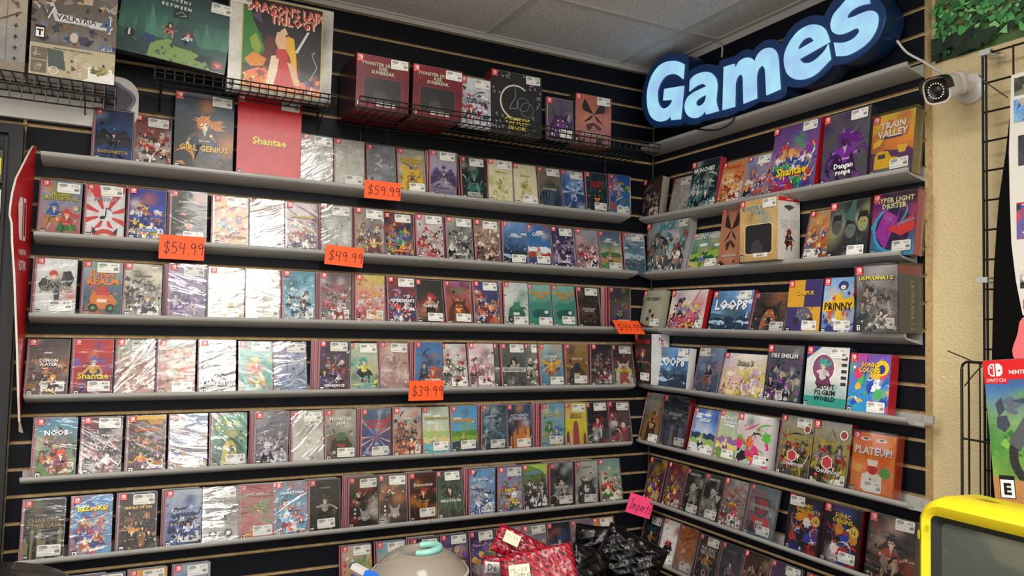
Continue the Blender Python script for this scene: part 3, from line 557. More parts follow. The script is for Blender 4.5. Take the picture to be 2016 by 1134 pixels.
707|766|0|3|39.99|br|burst|4c7888>5c4c6c>3c4c8c|c83440,8cb0d8,d8b8c8,3c5ca8|NO MORE\\nHEROES|d83c38|.7|.22|M|teal to violet case with stacked scarlet title and light rays
771|827|1|2|39.99|br|figs|c4bcb8>b8a094>c86c44|a85438,c87c50,5c3430,4c6c80,3c3c3c|WARS|e8e4e0|.78|.07|T|orange smoke case with two soldiers in caps
832|884|1|1|39.99|br|land|b4c0b4>b8c8b0>7cb8c8|a8c07c,d8c890,5cb0c4,e8dcc4|HARVEST SEASONS|b8a440|.77|.09|E|soft pastel case with a farm valley and river
887|934|0|2|39.99|br|land|4898d0>5ca8d4>5c9c3c|5c9434,8cb03c,2c3c5c,c8b04c|MONSTERS 2|f0a828|.7|.15|E|bright blue case with green valley and amber title
943|993|2|3|39.99|br|swirl|34485c>48687c>2c3c50|6c98b8,1c2834,b0d0e4||ffffff|.5|.1|T|steel blue case whose film twists over dark art
996|1043|1|2|39.99|br|city|34486c>2c3c54>5c3c28|e0a050,c87c3c,1c2434,dce4f0|OCTOPATH\\nTRAVELER|d4dce8|.73|.16|T|navy case with amber lanterns and white logo
1060|1106|0|6|38.99|br|pair|78b0d8>84b8c0>7cb478|3c8c3c,5c84c8,e8d8a0,c87c3c|PUZZLE BOBBLE|e0d8a0|.76|.24|E|light blue case with round green and blue creatures
1108|1157|0|2|35.99|tr|tower|d8cc28>d8d034>c8b828|a83c4c,7c2c40,e0a8a0|Chants of\\nSENNAAR|3c2c28|.7|.14|E|lemon yellow case with a crimson tower
1155|1196|0|1|39.99|tr|lone|1c1a1c>241f22>1c181a|18161a,b82c34,d8d4d4||e8e4e4|.15|.1|M|black case with one red haired figure in black
1197|1233|0|1|37.99|tr|splash|54242c>48202a>2c181c|7c2c38,c84454,d8ccc8,1c1214||d8505c|.25|.1|M|maroon case with white scratch marks at the bottom
''', 18: '''
43|132|1|1|34.99|br|city|22211f>38342a>2c2820|54503c,1c1c18,8c8460|CHARON'S\\nSTAIRCASE|a08c5c|.62|.2|M|black green case with tarnished gold title and cloudy ruins
140|224|0|1|34.99|bc|figs|68a8d4>58a0d4>6cb0dc|3c5cb0,d87c50,e0d4c0,c8404c,8c5c8c|BaZooKa!|f0d820|.8|.16|E|pale blue case with yellow cartoon title and leaping children
232|310|0|1|34.99|tr|figs|34302c>58402c>1c1a1a|1a1816,c88848,3c2c20,2a2624|EMPIRE OF SIN|d0b070|.75|.09|M|dark case with gangsters in suits and gold capitals
322|399|1|2|59.99|br|figs|c4ccd8>8ca0c8>5c74b0|1c1c28,4c64a8,d8e0f0,2c3860|DAYBREAK|2c3454|.57|.11|T|icy blue case with a black coated runner
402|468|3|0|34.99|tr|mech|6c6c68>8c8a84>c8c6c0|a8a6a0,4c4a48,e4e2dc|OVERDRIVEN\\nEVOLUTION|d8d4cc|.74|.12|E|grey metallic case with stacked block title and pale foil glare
472|537|2|1|34.99|br|swirl|b03c48>a86c54>c85c68|d87c8c,5c9c5c,e0a850,c83c54|LOVE IMPACT|e8d4d4|.82|.1|E|rose red case with a round green swirl
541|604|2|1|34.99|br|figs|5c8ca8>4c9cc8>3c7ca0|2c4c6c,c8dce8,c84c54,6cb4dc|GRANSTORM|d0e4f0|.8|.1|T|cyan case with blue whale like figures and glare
608|666|0|2|34.99|bc|lone|1e2020>181a1a>141414|2a2c2c,a89c8c,0e0f0f|AMNESIA|8c9490|.85|.06|M|black case with one hooded figure reaching out
685|740|0|3|34.99|tr|oni|544c48>3c2e2c>2e2a2b|a8402c,c88c5c,e8e0d4|O  N  I|f0f0f0|.2|.11|T|brown case with horned mask, left of the matching pair
743|799|0|1|34.99|tr|oni|6c605a>48342f>322c2e|a8402c,c88c5c,e8e0d4|O  N  I|f0f0f0|.2|.11|T|brown case with horned mask, right of the matching pair
804|857|0|2|34.99|br|lone|4c1c18>2c2420>241c1a|a83828,0f0d0d,d88834|Demoniaca|ece4dc|.76|.12|M|dark case with red hooded woman and gothic title
859|911|0|0|34.99|tr|lone|2c3c44>3c5c48>2c2c2c|101214,101214,4c7c54|SMILE FOR ME|e8e8e4|.38|.1|E|dark green case with a big black hatted figure
916|972|1|3|34.99|br|figs|78b0dc>88b8dc>a8b4dc|dce4f0,8c94b8,3c5c9c,c0ccdc|Gale of Sky|e0e4f4|.78|.1|E|sky coloured case with pale knights leaning right
972|1026|1|3|34.99|tr|figs|8894c0>a8a8cc>8c94c0|5c8c5c,d8b040,8c6cb0,c84c5c,dce0ec|PARTY|e0c840|.5|.12|E|lilac blue case with many bright little characters
1027|1074|0|1|34.99|br|figs|8cac3c>3c4440>2c3034|2c2c34,5c5c6c,d8d0c4,1c1c20,4c3c4c||b0c860|.8|.1|T|dark case with lime green upper corner
1076|1123|0|3|34.99|br|lone|34383c>4c5054>282a2c|2c3034,984c34,d0d4d4|THE\\nPATHLESS|f0f0f0|.5|.16|T|slate case with a red feathered head and bold white title
1126|1172|1|3|29.99|br|monster|c4c4b8>b0b0a8>a8a8a0|3c3c3e,58585a,24262a,e8e8e0|SHADOW|5c5c54|.87|.08|T|pale case with a dark rearing horse
1176|1221|1|1|29.99|br|figs|88a8a0>94b0a4>6c9478|c83c34,3c7c4c,d8c8a0,e8e4d8,8c4c3c|||.8|.1|E|leaning green case with red capped cartoon travellers
''', 21: '''
128|165|0|0|29.99||clut|68788c>5c6c80|8c9cac,3c4858||ffffff|.5|.1||grey blue case top peeking up at far lower left
170|247|0|1|32.99|tr|figs|5c5c84>6c6c94|8c94c8,2c2c44,d8d8e4||ffffff|.5|.1||slate violet case top at the bottom left
254|332|0|1|29.99|tr|clut|e0a428>d89c24|e8b848,c88c20||ffffff|.5|.1||orange yellow case top at the bottom left
339|419|0|1|29.99|tr|figs|8ca4bc>b06c54|c84c3c,3c6ca8,e8dcc8||ffffff|.5|.1||white and rust case top, last of the bottom left four
670|735|1|1|29.99|tr|splash|b8b0a8>c8a86c>b8a8a0|d8404c,e8c040,5c6cb0,48a05c,e8e4d8||ffffff|.5|.1|E|colourful toy patterned case behind the blue capped marker
741|800|0|1|29.99|tr|splash|a8bcd0>88a8c8|3c9c7c,d8c040,1c1c24,e0e4ec|8|101010|.9|.1|E|blue case with green letters and a black ball behind the dome
805|864|0|2|24.99|tr|lone|2c2c30>26262a|3c3c44,8c3c3c,1c1c20||ffffff|.5|.1|T|black case mostly hidden behind the dome lid
868|920|0|1|24.99|tr|splash|3c2c5c>4c3474>34285c|d89c3c,8c5cb0,2c7c6c,e8c070|Tales of Tails|c8a8d8|.72|.12|E|purple case with lilac logo, left of the matching pair
924|974|0|1|24.99|tr|splash|3c2c5c>4c3474>34285c|d89c3c,8c5cb0,2c7c6c,e8c070|Tales of Tails|c8a8d8|.72|.12|E|purple case with lilac logo, right of the matching pair
977|1027|2|1|24.99||wing|b49cac>a83c5c>8c2c48|d8ccd8,c84468,8c94c8||ffffff|.5|.1||rose red case with a white winged shape behind the red pouches
1029|1076|2|1|24.99|tr|figs|8c8c98>a09ca8|d0ccd4,5c5464,c8a8a8||ffffff|.5|.1||silver grey case with glare behind the red pouches
1079|1128|0|1|31.99|br|lone|1c1a22>26365c>2c2824|34507c,c89874,a86c3c|WRESTLING 2|d8dce4|.5|.13|T|dark case with faces above a navy band beside the red pouches
1130|1166|0|1|24.99||lone|7c6c80>948494|c8c4c8,5c4c64,a89cb0||ffffff|.5|.1||grey violet case with a helmet behind the black bags
1168|1204|0|0|36.99|tr|figs|c89038>c88c3c|c83c34,e8d8b0,3c5ca0||ffffff|.5|.1||amber case top at the right end of the lowest shelf
'''}
# right wall: u0|w|h|thickness|film|spares|price|sticker|style|bg|palette|title|colour|height|size|rating|look
RW = {3: '''
.004|.120|.176|.036|1|1|49.99|br|figs|4c3c3c>5c4844>3c2c2e|2c2022,8c6c64,c8b8a8,6c3c3c||ffffff|.5|.1|M|brown boxed set with a grim masked face at the corner end
.181|.112|.156|.012|1|1|39.99|tr|swirl|b0aca6>c0bcb4>a8a49c|e0dcd4,8c8880,d0ccc4||8c8880|.2|.08|M|cream case with faint pencil scribbles
.301|.150|.197|.03|0|1|44.99|br|figs|1c2a2c>243436>1c2c30|3c6c70,a8b8b0,18242a,5c8c8c|MUNCHIES|e8ece4|.8|.12|T|dark teal box with small ghostly monsters
.456|.118|.170|.012|0|0|34.99|br|figs|c87c44>b86c38>8c4c2c|e8a850,a83c2c,f0dca8,c86c30|BLOSSOM|c84c34|.87|.1|E|burnt orange case with glowing warriors
.581|.118|.170|.012|0|0|64.99|tr|figs|8894b8>987c8c>445c84|d8843c,5c74b8,c83c4c,e8d8c8,2c3450||e8e4ec|.14|.1|T|blue and coral case with a flying orange blade
.709|.190|.241|.022|0|0|159.99|tr|figs|5c3c7c>7c5c98>345088|c83440,7c34a0,e09c48,e8e0e8,2c4c98,38a05c|Shantae|f4d020|.32|.16|T|large purple and red collector box with slanted yellow lettering
.924|.166|.230|.034|0|2|99.99|tr|solo|54525a>4c4a52>46444c|5c1c7c,7c2ca0,3c1454,241030|Dangan\\nronpa|f4f4f4|.2|.18|M|tall grey collector box with a violet duotone figure
1.100|.134|.187|.036|3|0|59.99|br|train|e0c030>e88c34>7c3474|e8b820,4c2c5c,c85c34,34304c|TRAIN\\nVALLEY|f0e4e0|.75|.24|E|yellow orange box with a boxy yellow engine in a clear protector
''', 6: '''
.030|.262|.216|.036|1|0|64.99|tr|figs|b8b8b8>c4c4c4>c8c8c8|6c6c6c,e4e4e4,3c3c3e,a86c5c,6ca8b0|JACK|3c8ca0|.88|.16|T|wide white box with thin grey figures by the corner
.296|.166|.152|.012|0|0|49.99|br|land|5c7cb0>48784c>3c6440|8cb04c,2c5c34,c8b870,3c5cb0|SILENT HOPE|dce4d4|.9|.13|E|wide case of green hills with a white title
.467|.110|.230|.03|0|0|59.99||bow|a4684c>b87c5c>9c6448|2c1c1c,4c2a24,c89070|SMILE FOR ME|d8ccc0|.2|.08|E|tall terracotta box with a black ribbon bow, beside the gold window box
.583|.172|.222|.10|0|0|69.99|tr|window|c8a468>d0ac70>b89458|8c6c34,3c8c9c,e0c898|MONSTER HUNTER\\nSTORIES|3c8c9c|.82|.14|E|tan gold box with a dark rounded window
.856|.090|.172|.014|1|0|54.99|bl|figs|b89c74>c87c4c>7c4c2c|e8c050,3c68a8,c85c34,e8e0d0|||.5|.1|E|small fiery orange case between the gold box and black box
.951|.140|.181|.038|0|0|139.99|br|faces|26282a>2a3030>1e2022|3c5c54,8c8c5c,a8a090,50585c||ffffff|.5|.1|M|black box with three shaded faces and thin lines
1.101|.138|.186|.036|3|0|74.99|br|drift|3c1c3c>54204c>3098c0|40b0d8,8c2c9c,d83c3c,201034,c84c8c|HYPER LIGHT\\nDRIFTER|e8e4a8|.84|.17|T|magenta and cyan box in a clear protector, end of second shelf
''', 9: '''
.004|.134|.168|.03|0|1|34.99|br|sprout|a8a894>acac98>a8a894|34302c,7c2c30,5c3c34|PIKUNIKU|1c1c1c|.78|.12|E|plain khaki case with three drawn sprouts
.181|.205|.165|.022|0|0|74.99|br|figs|d8d0cc>d8ccc0>d0b8b8|34282c,e0c450,8c84a8,e8dccc,c86c80|PEACH\\nBALL|e0506c|.16|.22|T|white wide box with a cluster of large eyed girls
.418|.200|.156|.022|0|0|69.99|tr|sea|6c9cd0>4c84c0>2c4c74|3c5c74,1c3450,a8c4dc,5c6c6c|LOOP8|f0f4f8|.66|.2|T|blue harbour town box on the third shelf
.625|.156|.143|.02|2|0|69.99|br|monster|4c3c34>5c443a>302624|2c2422,c87c4c,6c4c40,1a1414|||.5|.1|M|dark brown box with a glowing crowned shape
.789|.133|.177|.034|0|0|59.99|br|mech|d8a030>4c3c7c>d8a030|3c3468,2c2850,8c88a0,e0a838|CAMPUS|e8b838|.76|.11|T|box quartered in mustard and indigo with a kart
.930|.114|.179|.034|0|0|49.99|br|splash|78a8d8>b0c8e0>4c68a0|e8b828,2c3c78,f0f0f0,d8482c|PRINNY|141414|.5|.2|T|box with a yellow sash across blue and white splashes
1.060|.133|.200|.10|3|0|84.99|br|figs|a8a4a8>787474>484446|34302e,8c847c,c8bcb4,5c5450|LA-MULANA 1 2|e0d040|.82|.09|T|thick grey box of ruins in a tall clear protector
''', 12: '''
-.020|.112|.214|.09|0|0|44.99|br|lone|2c2826>2c2020>1e1a1a|a8483c,3c2c2c,2c4a3c|NIGHT TRAP|c82c30|.85|.2|M|white sided box with a black cover and blood red title
.113|.190|.166|.034|0|0|59.99|tr|sea|6c9cd0>4c84c0>2c4c74|3c5c74,1c3450,a8c4dc,5c6c6c|LOOP8|f0f4f8|.66|.2|T|blue harbour town box on the fourth shelf
.338|.130|.177|.012|1|0|34.99|tl|lone|8ca4c0>6c84a8>44505c|5c6c94,3c3c58,c88c7c|HELLO|e0e8f0|.85|.1|T|blue grey case with a moustached man
.476|.218|.161|.012|0|0|69.99|br|figs|dcd8d2>c8b068>d4ccc0|d8b0a8,b8a0c8,e0cc70,e8dcd0,a08838|Rune 3|a89c90|.8|.1|E|wide white case with a gold band and pastel group
.698|.146|.195|.03|1|0|59.99|bc|figs|7c7c80>5c5e64>304858|2c2c34,8c94a0,c8c0b0,3c4c6c,8c4ca0|FIRE EMBLEM|d0d0d4|.82|.1|T|steel grey box with three armed warriors
.863|.156|.195|.034|0|0|74.99|tr|badge|d8dad8>dcdedc>2c8c80|8c4c74,3c9c90,e0c8b8|SCOTT\\nPILGRIM\\nWORLD|141414|.27|.34|T|white box with a round teal haired portrait badge
1.025|.134|.180|.034|0|1|29.99|br|splash|7c4cb0>3c84cc>2c9cd0|2c50b0,e8b830,d83c6c,48b060,e8ecf4|SONIC\\nCOLORS|f0c828|.78|.16|E|violet to cyan box with a yellow moon disc
''', 15: '''
.008|.132|.206|.02|0|0|49.99|br|monster|8c887c>58544a>3c3a34|8c5c34,3c342c,2c2822,a87c4c|PROJECT|a8a49a|.92|.1|T|grey framed box with a bronze armoured beast
.150|.150|.206|.03|2|0|34.99|br|city|18202e>2c3c50>1c2430|3c4c64,141a26,6c7c94|NEVERLAST\\nLIVE|c8d0dc|.62|.12|T|night blue box of towers in crinkled film
.312|.135|.174|.012|0|0|34.99|br|land|3c64b8>6ca0dc>6c9c4c|2c3c5c,8cb05c,d8d4d8|letter|e8ecf8|.78|.15|E|blue sky case with one slim figure on grass
.452|.108|.180|.012|0|0|39.99|br|land|a8b4a8>b4c098>8cb04c|8c6ca0,e0c870,6c9c3c,e8dcc0|GIRAFFE\\nANNIKA|e8ecec|.83|.2|E|sage green case with cat eared children
.561|.155|.180|.03|0|0|109.99|br|splash|d8d0d4>c8b8bc>d0ccd0|d8307c,1c1c20,5cb03c,e07828,98c8a8|Splat 2|e83080|.25|.16|E|white box splattered with hot pink and green ink
.751|.132|.196|.02|1|1|49.99|tr|figs|a8a4a0>a89c34>3c3c3a|b8a82c,3c4c34,c83c34,8c8c8c,2c2c2c|CHAMPIONS|c8c0c4|.22|.09|E|grey and yellow dragon box with hexagon emblem, left of two
.890|.134|.196|.03|1|1|52.99|br|figs|a8a4a0>a89c34>3c3c3a|b8a82c,3c4c34,c83c34,8c8c8c,2c2c2c|CHAMPIONS|c8c0c4|.22|.09|E|grey and yellow dragon box with hexagon emblem, right of two
1.036|.138|.181|.036|3|0|59.99|bc|chef|e8842c>e88c30>e07c28|e8e4dc,c82c2c,4c9c3c,e0b040|PLATEUP!|e8ecf4|.72|.18|E|bright orange box with a red faced cook in white
''', 18: '''
.048|.104|.174|.012|1|0|34.99|br|figs|4c3440>5c3c54>8c4c34|d8a030,6c4c98,a83430,c8b83c|||.9|.1|T|purple orange case with sunflower, left of the matching pair
.166|.105|.174|.012|1|0|34.99|br|figs|7c3438>6c4c64>a85c34|d8a030,6c4c98,a83430,c8b83c|||.9|.1|T|purple orange case with sunflower, right of the matching pair
.276|.100|.168|.012|1|0|49.99|br|lone|3c3c38>2c2c2a>343432|c8c8c0,8c8c84,c8c4b8|LIBERATED|e8e8e0|.9|.09|M|black and white comic case, left of the matching pair
.380|.100|.168|.012|1|0|49.99|br|lone|3c3c38>2c2c2a>343432|c8c8c0,8c8c84,c8c4b8|LIBERATED|e8e8e0|.9|.09|M|black and white comic case, right of the matching pair
.484|.112|.172|.02|2|0|34.99|br|figs|a8a09c>a49490>8c8c8c|c83c3c,4c7c8c,d8d4d0,b86c50|MOVE|d8a030|.5|.1|T|grey case with red and teal robots in loose film
.604|.128|.174|.02|2|0|34.99|br|mech|6c8084>7c6064>4c7c84|c83c44,3c7c84,b8c8c8,2c2c34|MONSTER|b8ccd0|.6|.1|T|teal and red case with a shield logo and white roundel
.793|.130|.178|.03|1|0|29.99|tl|splash|1a1a1e>1c1a28>1a1a1e|2c4cb0,d8902c,c83038,e8e0dc,5c3c8c|SONIC\\nORIGINS|e8c828|.8|.16|E|black bordered box with yellow 16 badge, left of two
.930|.132|.178|.03|1|1|39.99|br|splash|1a1a1e>1c1a28>1a1a1e|2c4cb0,d8902c,c83038,e8e0dc,5c3c8c|SONIC\\nORIGINS|e8c828|.8|.16|E|black bordered box with yellow 16 badge, right of two
1.088|.146|.186|.03|2|0|44.99|tr|lone|2c2826>242020>1e1a1a|2c2c34,a8483c,c8a890||ffffff|.5|.1|M|very dark box with a pale woman beside the yellow television
''', 21: '''
.020|.112|.172|.012|1|0|39.99|tr|lone|24303c>1c242c>1c1e22|2c3c4c,c87040,18202a|DIVE|34607c|.68|.2|M|black case with dim blue title in the lower corner
.140|.094|.176|.012|0|0|34.99|br|lone|c8c8c4>ccccc8>c4c4c0|d8d4d0,a82c34,1c1c1e|Grimm's|2c2c2c|.45|.07|T|white case with a red caped figure
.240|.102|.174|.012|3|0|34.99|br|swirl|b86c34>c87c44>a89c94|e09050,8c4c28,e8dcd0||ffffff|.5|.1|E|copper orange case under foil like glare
.352|.110|.170|.012|1|0|34.99|tr|lone|4c4444>3c3838>2c3034|6c5440,c88c44,8c8884|THE SEXY\\nBRUTALE|d8ccc4|.68|.2|T|grey brown case with a white roundel at its foot
.470|.106|.170|.012|1|0|34.99||lone|44444a>505054>3c3e44|3c3c48,8c6c8c,64646c|SACRED|7c7c84|.85|.1|T|smoke grey case with faint lettering
.582|.112|.172|.012|1|0|34.99||figs|3c2c24>6c5444>2c2420|c8a47c,5c3c2c,1a1614,d8c8a8|||.5|.1|M|sepia brown case with outstretched dark hands
.700|.130|.172|.012|1|0|34.99|tr|lone|4c3c58>5c4464>34283c|7c5c8c,c83c4c,2c2038||ffffff|.5|.1|M|plum purple case top at the lower right
.850|.112|.172|.012|1|0|34.99||swirl|a83c30>b84c34>c86c40|d8905c,8c2c28,e0c8a0||ffffff|.5|.1|E|red orange case top beside the plum one
'''}

def paint(a, st, bg, pal, title, tc, ty, th, R, big=False):
    A = a.A; pal = pal or ['888888']; P = lambda: R.choice(pal); sk = ['e8c4a4', 'f0d0b4', 'd8a888']
    a.bg(bg, .10, pal, splash=.6 if st not in ('golf', 'curls', 'sprout', 'jack', 'bow', 'rays', 'chef', 'window', 'badge') else 0)
    if st in ('figs', 'splash', 'clut', 'fly', 'pair', 'burst', 'mech', 'monster', 'swirl', 'wing'):
        a.clut(24 if st in ('figs', 'splash', 'clut') else 12, pal, .04, A*.8, .075); a.swoosh(7 if st in ('figs', 'splash') else 3, pal, .0, A*.8)
    if st == 'figs':
        n = R.choice((5, 6, 7))
        for i in range(n):
            big_ = i == n-2; a.fig(.12+.76*((i*.618+.2) % 1), A*(.64-.40*i/n)+R.uniform(-.05, .05), R.uniform(.085, .12) if big_ else R.uniform(.05, .085), pal[i % len(pal)], R.choice(sk), pal[(i+2) % len(pal)], pal[(i+1) % len(pal)], legs=R.random() < .7, weapon=R.random() < .4)
            a.clut(3, pal, A*(.55-.4*i/n), A*(.7-.4*i/n), .04)
        a.clut(16, pal, .0, A*.25, .05); a.clut(10, pal, A*.1, A*.7, .018)
    elif st in ('lone', 'solo'):
        k = .17 if st == 'lone' else .2
        a.clut(6, pal[:1]+bg, .05, A*.7, .14)
        a.fig(.5, A*.60, k*.8, pal[0], sk[1] if st == 'lone' else pal[min(2, len(pal)-1)], pal[1 % len(pal)], pal[2 % len(pal)])
        a.clut(12, pal+bg, 0, A*.3, .06); a.swoosh(4, pal, 0, A*.5); a.clut(10, pal, A*.1, A*.75, .02)
    elif st == 'pair':
        a.fig(.33, A*.52, .12, pal[0], sk[0], pal[0], pal[2 % len(pal)]); a.fig(.66, A*.40, .13, pal[1], sk[1], pal[1], pal[3 % len(pal)])
    elif st in ('fly', 'wing'):
        x, y = .5, A*.45
        for s_ in (-1, 1):
            for i in range(4): a.poly([(x, y+.05), (x+s_*(.28+.1*i), y+.34-.13*i), (x+s_*(.44+.02*i), y+.12-.15*i), (x+s_*.1, y-.1)], pal[i % 2])
        a.fig(x, y+.12, .08, pal[0], sk[1], pal[1], pal[-1]); a.swoosh(6, pal, 0, A*.4)
    elif st == 'monster':
        x, y = .5, A*.38
        a.poly([(.05, .0), (.12, y), (.28, y+.2), (.2, y+.42), (.38, y+.27), (.5, y+.3), (.64, y+.27), (.82, y+.44), (.74, y+.18), (.9, y-.05), (.96, 0)], pal[0])
        a.poly([(.25, .05), (.3, y), (.42, y+.2), (.58, y+.2), (.7, y), (.76, .08), (.5, .2)], pal[1 % len(pal)])
        a.poly([(.36, y+.02), (.64, y+.02), (.56, y-.14), (.44, y-.14)], pal[-1]); 
        for s_ in (-1, 1): a.ell(.5+s_*.09, y+.12, .035, .022, 'f0d060'); a.poly([(.5+s_*.12, y+.0), (.5+s_*.06, y), (.5+s_*.09, y-.08)], 'f0ece0')
        a.clut(14, pal, .0, A*.45, .06)
    elif st == 'mech':
        a.poly([(.12, A*.18), (.2, A*.42), (.42, A*.5), (.7, A*.46), (.88, A*.3), (.8, A*.14)], pal[0]); a.poly([(.3, A*.4), (.4, A*.56), (.62, A*.56), (.68, A*.4)], pal[1 % len(pal)])
        for cx in (.26, .72): a.ell(cx, A*.17, .13, .13, '1c1c1e'); a.ell(cx, A*.17, .06, .06, pal[-1])
        a.rect(.36, A*.27, .62, A*.33, pal[2 % len(pal)]); a.clut(14, pal, 0, A*.6, .05)
    elif st in ('land', 'sea'):
        for i in range(3): a.ell(R.random(), A*R.uniform(.6, .9), .16, .04, 'dce4ec')
        for i, y in enumerate((.48, .36, .24)): a.hills(A*y, .06, pal[i % len(pal)])
        if st == 'sea':
            a.poly([(0, .0), (1, 0), (1, A*.2), (.6, A*.26), (.3, A*.16), (0, A*.22)], pal[1]); a.clut(30, [pal[2], pal[-1], pal[0]], .03, A*.45, .03)
        else:
            a.clut(16, pal, 0, A*.3, .05); a.fig(.45, A*.4, .07, pal[1], sk[0], pal[-1], pal[0])
    elif st == 'city':
        x = 0
        while x < 1:
            w_ = R.uniform(.05, .14); h_ = A*R.uniform(.25, .5); c = P(); a.rect(x, 0, x+w_, h_, c); a.poly([(x, h_), (x+w_, h_), (x+w_/2, h_+.1)], c); x += w_*.8
        a.clut(14, pal, 0, A*.3, .04)
    elif st == 'swirl' : a.swoosh(22, pal, 0, A*.85)
    elif st == 'burst':
        for i in range(14): an = i*.45; a.poly([(.5, A*.45), (.5+.9*math.cos(an), A*.45+.9*math.sin(an)), (.5+.9*math.cos(an+.12), A*.45+.9*math.sin(an+.12))], P())
        a.clut(16, pal, 0, A*.35, .07)
    elif st == 'splash':
        for i in range(9):
            cx, cy, c = R.uniform(.1, .9), R.uniform(.1, A*.7), pal[i % len(pal)]; n = 16
            a.poly([(cx+(.10+.07*(j % 2)*R.random())*math.cos(j*2*math.pi/n), cy+(.10+.07*(j % 2)*R.random())*math.sin(j*2*math.pi/n)) for j in range(n)], c)
        a.swoosh(8, pal, 0, A*.7)
    elif st == 'curls':
        for i in range(22):
            x, y, r = .5+R.uniform(-1, 1)*(.42-.3*(i/22)), A*(.04+.58*(i/22)), R.uniform(.03, .07); a.ring(x, y, r, .025, P(), R.random()*6, R.random()*6+4, 8)
    elif st == 'rays':
        for i in range(8): an = i*.785+.2; a.poly([(.5, A*.45), (.5+1.2*math.cos(an), A*.45+1.2*math.sin(an)), (.5+1.2*math.cos(an+.3), A*.45+1.2*math.sin(an+.3))], 'd03a3c')
        a.ell(.5, A*.45, .2, .2, 'dedee0'); a.ell(.43, A*.40, .08, .055, '141416', .3); a.line([(.5, A*.41), (.52, A*.58), (.66, A*.54)], .03, '141416')
        a.ell(.5, A*.06, .36, .3, 'e0e0e2'); a.ell(.5, A*.04, .32, .26, 'c84840'); a.ell(.5, A*.01, .22, .17, 'f0d0b4'); a.ell(.4, A*.02, .04, .05, '5c8c4c'); a.ell(.6, A*.02, .04, .05, '5c8c4c')
        for s_ in (-1, 1): a.poly([(.5+s_*.2, A*.13), (.5+s_*.34, A*.23), (.5+s_*.32, A*.08)], '34242c')
    elif st == 'jack':
        a.poly([(.05, A*.55), (.15, A*.66), (.35, A*.62), (.45, A*.5), (.3, A*.42), (.12, A*.45)], '2a2a2e'); a.poly([(.6, A*.55), (.66, A*.78), (.85, A*.8), (.95, A*.65), (.85, A*.52)], '2a2a2e')
        a.poly([(.42, A*.6), (.62, A*.6), (.58, A*.22), (.47, A*.22)], '3a3a3e'); a.ell(.42, A*.74, .11, .1, 'c84434'); a.ell(.43, A*.68, .07, .07, 'f0d0b4'); a.swoosh(4, ['3a3a3e', '55555a'], A*.3, A*.6)
        a.ring(.72, A*.44, .1, .025, 'c8b068')
    elif st == 'golf':
        a.poly([(0, A*.5), (.3, A*.6), (.6, A*.56), (1, A*.66), (1, 0), (0, 0)], pal[0]); a.poly([(.1, A*.36), (.35, A*.42), (.7, A*.44), (.95, A*.36), (.8, A*.24), (.5, A*.2), (.2, A*.22)], pal[1]); a.ell(.75, A*.36, .09, .07, 'dce8e0'); a.clut(6, pal, 0, A*.2, .08)
    elif st == 'tower':
        for x, w_, h_ in ((.04, .16, .35), (.34, .3, .58), (.82, .14, .3)):
            a.poly([(x, 0), (x+w_*.08, A*h_*.8), (x+w_*.3, A*h_), (x+w_*.7, A*h_), (x+w_*.92, A*h_*.8), (x+w_, 0)], pal[0] if w_ > .2 else pal[1])
        a.clut(10, [pal[1], '8c2c40'], 0, A*.4, .03, .36, .62)
    elif st == 'oni':
        a.fig(.36, A*.70, .07, 'a8402c', sk[0], '5c3028', '3c2c28', weapon=True); a.clut(20, pal, A*.45, A*.7, .05)
        a.ell(.55, A*.24, .15, .17, 'a8a4a4')
        for s_ in (-1, 1): a.poly([(.55+s_*.05, A*.32), (.55+s_*.14, A*.28), (.55+s_*.21, A*.42), (.55+s_*.16, A*.40)], 'a8a4a4')
        for i in range(3): a.ell(.2, A*(.22+.08*i), .035, .04, 'f0f0f0')
        a.ell(.2, A*.22, .018, .02, '30282a')
    elif st == 'bow':
        for s_ in (-1, 1): a.poly([(.5, A*.62), (.5+s_*.25, A*.92), (.5+s_*.32, A*.78), (.5+s_*.3, A*.68)], pal[0]); a.poly([(.5, A*.62), (.5+s_*.1, A*.5), (.5+s_*.3, A*.42), (.5+s_*.12, A*.56)], pal[0])
        a.poly([(.3, A*.4), (.5, A*.46), (.74, A*.36), (.68, A*.3), (.5, A*.4), (.4, A*.28), (.32, A*.3)], pal[1]); a.clut(9, ['8c5440', 'b87c64'], A*.4, A*.9, .03); a.clut(10, pal[:2], 0, A*.1, .08)
    elif st == 'window':
        a.poly([(.13, A*.14), (.17, A*.10), (.83, A*.10), (.87, A*.14), (.87, A*.56), (.82, A*.60), (.18, A*.60), (.13, A*.56)], 'e0cc9c' if big != 'red' else '7c2830')
        a.poly([(.15, A*.15), (.19, A*.115), (.81, A*.115), (.85, A*.15), (.85, A*.55), (.80, A*.585), (.20, A*.585), (.15, A*.55)], '222224')
        a.poly([(.3, A*.12), (.34, A*.3), (.5, A*.36), (.62, A*.2), (.6, A*.12)], '3c3c40'); a.rect(.36, A*.055, .74, A*.12, 'e8e4da'); a.text('amiibo', .55, A*.087, .055, '2c2c2c', bold=.02)
    elif st == 'faces':
        for cx, cy, c in ((.2, .58, '4c4c44'), (.55, .5, '5a625e'), (.85, .6, '8c8c5c')):
            a.ell(cx, A*cy, .13, .19, c); a.ell(cx-.04, A*(cy+.02), .02, .012, '141414'); a.ell(cx+.05, A*(cy+.02), .02, .012, '141414'); a.poly([(cx-.14, A*cy), (cx-.1, A*(cy+.2)), (cx+.1, A*(cy+.2)), (cx+.14, A*cy+.05), (cx+.07, A*(cy+.1)), (cx-.06, A*(cy+.1))], '1c1c1c')
        for i in range(8): a.line([(R.random(), R.random()*A), (R.random(), R.random()*A)], .008, '5c6464')
